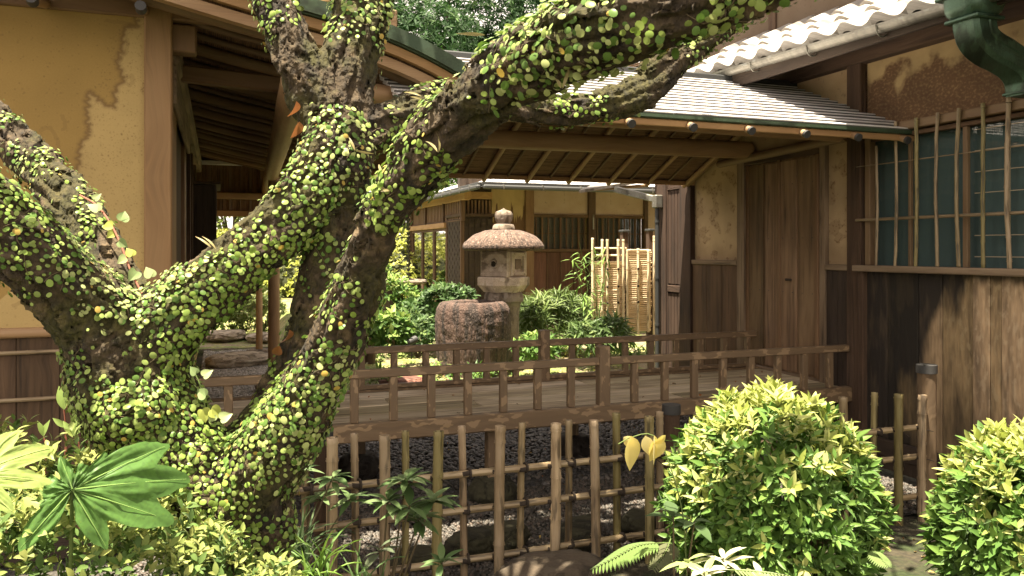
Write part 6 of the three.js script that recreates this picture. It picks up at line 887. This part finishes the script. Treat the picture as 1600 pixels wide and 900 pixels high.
{ // drooping yellow leaves on a thin stalk
  const t = thing('yellow_leaved_sprig', 'sprig of big drooping yellow leaves hanging before the bamboo fence', 'sprig', at(1040, 900, { d: 3.0 }).setY(0.1)), tip = at(1020, 680, { d: 3.05 });
  part(t, 'stem', tubeG([at(1075, 930, { d: 3.05 }), at(1062, 780, { d: 3.05 }), tip, at(985, 684, { d: 3.03 }), at(966, 694, { d: 3.0 })], 0.003, 30, 6, 0.002), M.stemGreen);
  const m = [leafM([0.78, 0.66, 0.22], 0.5), leafM([0.85, 0.74, 0.34], 0.5), leafM([0.72, 0.62, 0.18], 0.5)];
  for (const [i, [px, py, L, rz, rx, ry]] of [[986, 681, 0.14, Math.PI + 0.02, 0.25, 0.25], [1008, 681, 0.085, Math.PI + 0.35, 0.35, -0.2], [1022, 680, 0.115, Math.PI - 0.1, 0.2, 0.9], [1034, 683, 0.11, Math.PI - 0.25, 0.4, -0.3], [974, 683, 0.07, Math.PI + 0.9, 0.3, 0.2], [1040, 680, 0.06, Math.PI - 1.0, 0.4, 0]].entries()) part(t, 'leaf', leafG(L, L * 0.56, { fold: 0.4, curl: -0.1, n: 8, pow: 0.72 }), m[i % 3], at(px, py, { d: 3.02 }), [rx, ry, rz]);
}
// ------------------------------------------------------------------ plants of the garden behind the bridge
function shrub(name, label, px, py, d, rx, ry, cols, { L = 0.06, W = 0.025, n = 260, per = 5, seed = 1, parts = 120, up = 0.5, lobes, open = 0.95, curl = 0.2, young = 0.35, group } = {}) {
  const c = at(px, py, { d }), t = thing(name, label, 'shrub', [c.x, Math.max(0, c.y - ry), c.z], group);
  const lb = lobes ? lobes.map(([dx, dy, a, b]) => [V(c.x + dx, c.y + dy, c.z + 0.1 * dx), a, b, a]) : [[c, rx, ry, rx * 0.9]];
  leaves(t, leafG(L, W, { fold: 0.3, curl, n: 3 }), cols, rosettes(lb, n, { per, r: rngOf(seed), up, low: -0.7, open, ncol: cols.length, young }), parts, { tr: 0.35 });
  const core = V(c.x, c.y - ry, c.z); stems(t, core, Math.max(0, core.y), 10, rx * 0.5, c.y, seed); return t;
}
const gA = [[0.05, 0.12, 0.02], [0.08, 0.17, 0.025], [0.12, 0.22, 0.04], [0.19, 0.29, 0.06], [0.27, 0.36, 0.09]], gD = [[0.03, 0.07, 0.02], [0.045, 0.095, 0.025], [0.06, 0.12, 0.03], [0.10, 0.16, 0.05]], gY = [[0.24, 0.27, 0.04], [0.34, 0.37, 0.06], [0.44, 0.45, 0.10], [0.52, 0.52, 0.15]], gP = [[0.12, 0.17, 0.04], [0.18, 0.23, 0.06], [0.25, 0.29, 0.09], [0.32, 0.36, 0.13]];
shrub('leafy_shrub', 'bright light green shrub left of the rain chain beyond the railing', 612, 470, 10.6, 0.42, 0.42, gA, { seed: 61, n: 340, L: 0.085, W: 0.035, lobes: [[0, 0, .34, .34], [-.2, -.2, .26, .26], [.16, -.16, .3, .28]], young: 0.8 });
shrub('leafy_shrub', 'glossy dark green shrub between the rain chain and the stone basin', 690, 480, 10.2, 0.42, 0.38, [...gD.slice(1), [0.13, 0.22, 0.06]], { seed: 62, n: 340, L: 0.10, W: 0.042, lobes: [[.02, .02, .3, .26], [-.26, -.16, .26, .26], [.22, .1, .2, .14]] });
shrub('leafy_shrub', 'low bushy shrub in front of the glossy one, left of the stone basin', 652, 522, 9.3, 0.3, 0.22, [...gD.slice(1), [0.16, 0.24, 0.07]], { seed: 63, n: 220, L: 0.07, W: 0.026 });
shrub('leafy_shrub', 'small light green shrub with broad leaves beside the garden spotlight', 610, 518, 9.0, 0.2, 0.2, gA, { seed: 64, n: 70, L: 0.12, W: 0.05, young: 0.8 });
shrub('leafy_shrub', 'dense dark shrub at the foot of the stone lantern, right side', 868, 496, 10.3, 0.6, 0.4, [[0.06, 0.10, 0.02], [0.09, 0.14, 0.03], [0.13, 0.19, 0.045], [0.18, 0.24, 0.07]], { seed: 65, n: 300, L: 0.19, W: 0.024, per: 8, parts: 250, curl: 0.5, open: 0.75, up: 0.9, lobes: [[-.1, 0, .38, .28], [.35, -.05, .34, .26], [-.35, -.08, .22, .22], [.1, .1, .2, .2], [-.25, .08, .16, .16]] });
shrub('leafy_shrub', 'shrub of narrow drooping leaves in front of the bamboo screen', 938, 522, 9.3, 0.3, 0.18, [[0.06, 0.11, 0.025], [0.09, 0.15, 0.035], [0.14, 0.20, 0.05]], { seed: 66, n: 110, L: 0.2, W: 0.03, curl: 0.6, lobes: [[-.15, -.03, .18, .13], [.12, 0, .18, .14]] });
shrub('leafy_shrub', 'low shrub with pale flower buds right of the lantern shaft', 840, 542, 8.7, 0.24, 0.14, gA, { seed: 67, n: 110, L: 0.09, W: 0.03 });
shrub('leafy_shrub', 'grey green shrub between the two left posts beyond the gravel', 392, 487, 15, 0.62, 0.48, gP.map((c) => c.map((v) => v * 0.6)), { seed: 68, n: 420, L: 0.09, W: 0.035 });
{ // ground plants along the back of the bridge
  const list = [[560, 560, 'leftmost bright low plants behind the bridge railing'], [605, 565, 'low green tuft behind the railing left of the red rock'], [700, 590, 'broad green clump right of the red rock'], [735, 600, 'bamboo-grass clump in front of the stone basin'], [770, 590, 'long-leaved clump in front of the basin right side'], [815, 578, 'leafy clump right of the stone basin foot'], [905, 560, 'low clump with yellow leaves left of the middle railing post'], [925, 545, 'yellow green clump under the dark shrub by the screen'], [965, 560, 'small clump near the bamboo screen foot'], [1005, 566, 'low clump right at the drain pipe foot'], [670, 545, 'low plants at the left foot of the stone basin'], [600, 600, 'small plant at the bridge edge left of the pink rock']];
  list.forEach(([px, py, label], i) => { const p = at(px, py, { y: 0.2 }), yel = i === 6 || i === 7, cols = yel ? [[0.3, 0.33, 0.05], [0.42, 0.4, 0.06], [0.2, 0.26, 0.05]] : i % 3 ? gA.slice(1) : gA.slice(0, 3); const t = thing('ground_plant', label, 'plant', [p.x, gardenY(p.x, p.z), p.z]), r = rngOf(300 + i), out = []; for (let k = 0; k < 90; k++) { const q = V(p.x + rr(-.22, .22, r), gardenY(p.x, p.z) + rr(0, .12, r), p.z + rr(-.14, .14, r)), dir = randDir(r); dir.y = Math.abs(dir.y) + 0.25; dir.normalize(); out.push({ m: basis(q, dir, V(0, 1, 0).addScaledVector(dir, -0.5), rr(0.5, 1.1, r)), c: Math.floor(r() * cols.length) }); } leaves(t, leafG(0.16, 0.032, { curl: 0.45, n: 4 }), cols, out, 60, { tr: 0.35 }); });
  // scattered litter and tiny ground cover over the moss
  const r = rngOf(400), n = 5200, g = leafG(0.05, 0.022, { n: 2 }), im = new THREE.InstancedMesh(g, leafM([1, 1, 1]), n), c = new THREE.Color(), cols = [[0.3, 0.2, 0.08], [0.16, 0.22, 0.04], [0.38, 0.3, 0.1], [0.1, 0.17, 0.03], [0.22, 0.28, 0.06], [0.4, 0.38, 0.22]];
  for (let i = 0; i < n; i++) { const x = mix(0.9, 4.4, r()), z = mix(-6.9, -10.5, r()), d = randDir(r); d.y = Math.abs(d.y) * 0.5; im.setMatrixAt(i, basis(V(x, gardenY(x, z) + 0.006, z), d.normalize(), V(rr(-.5, .5, r), 1, rr(-.5, .5, r)), rr(0.4, 1.1, r))); const q = cols[Math.floor(r() * 6)]; c.setRGB(...q); im.setColorAt(i, c); }
  im.name = 'ground_cover'; im.userData = { kind: 'stuff', label: 'small ground plants and fallen leaves on the sunny moss', category: 'ground cover' }; im.castShadow = im.receiveShadow = true; scene.add(im);
}
{ // young bamboo by the screen
  const z = -8.9, p = at(905, 530, { z }), t = thing('young_bamboo', 'slender young bamboo with drooping leaf sprays left of the bamboo screen', 'bamboo', [p.x, 0.2, p.z]), r = rngOf(71), ms = [leafM([0.13, 0.24, 0.04]), leafM([0.09, 0.17, 0.03]), leafM([0.19, 0.31, 0.06])], g = leafG(0.17, 0.024, { curl: 0.25, n: 4, pow: 0.7 });
  for (const [a, b, c] of [[[915, 530], [918, 450], [905, 378]], [[935, 530], [930, 440], [926, 380]], [[925, 530], [905, 440], [893, 400]], [[928, 530], [945, 440], [948, 385]]]) { const pts = [a, b, c].map(([x, y]) => at(x, y, { z: z + rr(-.1, .1, r) })); part(t, 'cane', tubeG(pts, 0.008, 16, 6, 0.003), M.stemGreen); const cv = new THREE.CatmullRomCurve3(pts); for (let k = 0; k < 26; k++) { const q = cv.getPointAt(rr(0.3, 1, r)), d = randDir(r); d.y = -Math.abs(d.y) * 0.8 + 0.15; d.normalize(); const m = new THREE.Mesh(g, ms[Math.floor(r() * 3)]); m.name = 'leaf'; m.applyMatrix4(basis(q.clone().sub(WP.get(t)).addScaledVector(d, 0.03), d, V(0, 1, 0.3), rr(0.6, 1.1, r))); m.castShadow = m.receiveShadow = true; t.add(m); } }
}
{ // spotlight, stump, low table stone
  const p = at(643, 533, { d: 8.9 }), t = thing('garden_spotlight', 'small black garden spotlight among the plants left of the stone basin', 'spotlight', [p.x, 0.2, p.z]); part(t, 'housing', new THREE.CylinderGeometry(0.042, 0.034, 0.12, 18).rotateZ(-1.25).rotateY(0.4), M.cap, p); part(t, 'stake', new THREE.CylinderGeometry(0.008, 0.008, 0.2, 8), M.cap, p.clone().add(V(0, -0.1, 0))); part(t, 'lens', new THREE.CylinderGeometry(0.037, 0.037, 0.006, 18).rotateZ(-1.25).rotateY(0.4), std([0.2, 0.2, 0.2], { roughness: 0.2 }), p.clone().add(V(0.055, 0.02, -0.022)));
  const s = at(576, 510, { d: 9.6 }), t2 = thing('tree_stump', 'short weathered stump standing in the moss left of the shrubs', 'stump', [s.x, 0.2, s.z]); part(t2, 'stump', logG(V(s.x, 0.15, s.z), V(s.x + 0.02, s.y + 0.14, s.z), 0.08, 0.066, 14, 0.2), M.postDark, [0, 0, 0]); 
  const b = at(624, 448, { d: 13.5 }), t3 = thing('stone_bench', 'flat topped low stone bench behind the light green shrub', 'bench', [b.x, 0.3, b.z]); part(t3, 'slab', rockG(0.95, 0.14, 0.5, 3, 3), M.rockGrey, [b.x, b.y + 0.08, b.z]); for (const dx of [-0.25, 0.25]) part(t3, 'support', rockG(0.26, 0.7, 0.3, dx * 9, 3), M.rockDark, [b.x + dx, b.y - 0.2, b.z]);
}
// clipped mounds far back, and trees closing the view
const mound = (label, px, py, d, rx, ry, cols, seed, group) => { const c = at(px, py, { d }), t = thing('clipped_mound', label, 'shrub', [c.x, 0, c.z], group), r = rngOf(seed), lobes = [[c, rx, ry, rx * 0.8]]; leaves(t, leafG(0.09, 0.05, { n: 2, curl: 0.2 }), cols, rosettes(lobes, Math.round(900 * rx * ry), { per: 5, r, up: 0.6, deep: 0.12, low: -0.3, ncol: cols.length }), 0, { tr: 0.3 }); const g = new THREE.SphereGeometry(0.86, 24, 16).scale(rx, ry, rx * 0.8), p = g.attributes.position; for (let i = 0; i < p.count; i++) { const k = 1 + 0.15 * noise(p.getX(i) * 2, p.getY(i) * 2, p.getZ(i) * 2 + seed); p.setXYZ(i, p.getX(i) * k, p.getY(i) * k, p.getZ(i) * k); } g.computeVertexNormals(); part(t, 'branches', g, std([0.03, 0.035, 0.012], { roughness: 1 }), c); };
mound('yellow green clipped mound behind the rain chain', 625, 446, 17, 1.5, 0.85, gY, 81, 'clipped mounds beyond the garden'); mound('broad yellow green clipped mound seen between the trunks', 480, 440, 19, 2.2, 0.9, gY, 82); mound('yellow green clipped mound behind the left posts', 395, 445, 21, 1.8, 1.0, gP, 83); mound('pale clipped mound at the far left beyond the corridor', 340, 430, 24, 1.8, 1.3, gY, 84);
mound('dark green mound under the far trees right of the trunks', 560, 455, 15.5, 0.8, 0.6, gA, 85); mound('far clipped mound left of the rear house', 640, 430, 23, 2.4, 1.3, gY, 86);
function bigTree(label, px, d, H, R, cols, seed, { trunkH = 0.35, L = 0.16, W = 0.07, n = 900, name = 'tree', py } = {}) {
  const p = at(px, 390, { d }), t = thing(name, label, 'tree', [p.x, 0, p.z]), r = rngOf(seed), top = py ? at(px, py, { d }).y : H;
  const limbs = [], lobes = []; const base = V(p.x, -0.1, p.z), fork = V(p.x + rr(-.3, .3, r), H * trunkH, p.z); limbs.push(tubeG([base, base.clone().lerp(fork, 0.5).add(V(rr(-.1, .1, r), 0, 0)), fork], 0.22, 12, 9, 0.15));
  for (let i = 0; i < 13; i++) { const a = i * 2.4, u = i / 13, q = V(p.x + Math.cos(a) * R * rr(0.35, 0.85, r) * (1 - u * 0.4), mix(H * trunkH * 1.15, top * 0.93, u), p.z + Math.sin(a) * R * 0.7 * rr(0.35, 0.85, r)); limbs.push(tubeG([fork, fork.clone().lerp(q, 0.5).add(V(0, 0.25, 0)), q], 0.09, 10, 6, 0.02)); lobes.push([q, R * rr(0.3, 0.5, r), R * rr(0.18, 0.32, r), R * rr(0.3, 0.5, r)]); }
  const g = mergeGeometries(limbs); g.translate(-p.x, 0, -p.z); part(t, 'trunk', g, std([0.09, 0.062, 0.04], { map: barkMap, bumpMap: barkBump, bs: 0.02 }), [p.x, 0, p.z]);
  const cg = new THREE.Group(); cg.name = 'crown'; cg.position.set(0, H / 2, 0); WP.set(cg, V(p.x, H / 2, p.z)); t.add(cg);
  leaves(cg, leafG(L, W, { n: 2, curl: 0.3 }), cols, rosettes(lobes, n, { per: 6, r, up: 0.3, deep: 0.7, low: -0.9, ncol: cols.length, open: 1.2, size: [0.8, 1.5] }), 0, { tr: 0.35, coat: 0.04 });
}
const tDark = [[0.022, 0.06, 0.018], [0.032, 0.08, 0.02], [0.045, 0.10, 0.026], [0.07, 0.13, 0.035]];
bigTree('dark evergreen tree rising behind the footbridge roof', 665, 25, 11.5, 3.8, tDark, 91, { n: 5200, L: 0.17, W: 0.05 });
bigTree('dark evergreen tree right of the other one behind the roofs', 850, 26, 12, 3.8, tDark, 92, { n: 4600, L: 0.17, W: 0.05 });
bigTree('light green maple behind the roof ridge, between the evergreens', 745, 23, 7.6, 2.4, gA, 93, { n: 1800, L: 0.13, W: 0.06, trunkH: 0.3 });
bigTree('bright green tree behind the rain chain', 640, 29, 6.5, 3.2, gA, 94, { n: 1800, trunkH: 0.15 });
bigTree('green tree at the end of the left corridor', 360, 30, 7, 3.4, gP, 95, { n: 1800, trunkH: 0.12 });
bigTree('round green tree beyond the lawn between the trunks', 500, 31, 7.5, 3.6, gA, 96, { n: 1800, trunkH: 0.12 });
bigTree('dark tree behind the left house roof', 430, 26, 9.5, 3.4, tDark, 97, { n: 1800 });
bigTree('tall dark tree behind the right house', 1060, 22, 10, 3.2, tDark, 98, { n: 1600 });
{ // fallen leaves on the gravel, the deck and the small roofs
  const r = rngOf(900), n = 420, im = new THREE.InstancedMesh(leafG(0.032, 0.016, { fold: 0.5, curl: 0.4, n: 3 }), leafM([1, 1, 1], 0.2, 0.05), n), c = new THREE.Color(), cols = [[0.34, 0.13, 0.04], [0.22, 0.12, 0.05], [0.4, 0.28, 0.09], [0.15, 0.09, 0.05]];
  for (let i = 0; i < n; i++) { let x, y, z; if (i < 230) { x = mix(-0.3, 4.3, r()); z = mix(-6.6, -3.2, r()); y = 0.006; } else if (i < 270) { x = mix(0.2, 4.4, r()); z = mix(-5.85, -4.86, r()); y = 0.562; } else if (i < 350) { x = mix(1, 4.4, r()); const u = r(); z = mix(-4.3, -5.4, u); y = 2.45 + u * 0.475; } else { x = mix(2.4, 4.4, r()); z = mix(-3.6, -1.8, r()); y = -0.025; } const d = randDir(r); d.y *= 0.25; im.setMatrixAt(i, basis(V(x, y, z), d.normalize(), V(rr(-.3, .3, r), 1, rr(-.3, .3, r)), rr(0.6, 1.2, r))); c.setRGB(...cols[Math.floor(r() * 4)]); im.setColorAt(i, c); }
  im.name = 'fallen_leaves'; im.userData = { kind: 'stuff', label: 'dry fallen leaves scattered over gravel, deck and roof', category: 'fallen leaves' }; im.castShadow = im.receiveShadow = true; scene.add(im);
}
renderer.render(scene, camera);
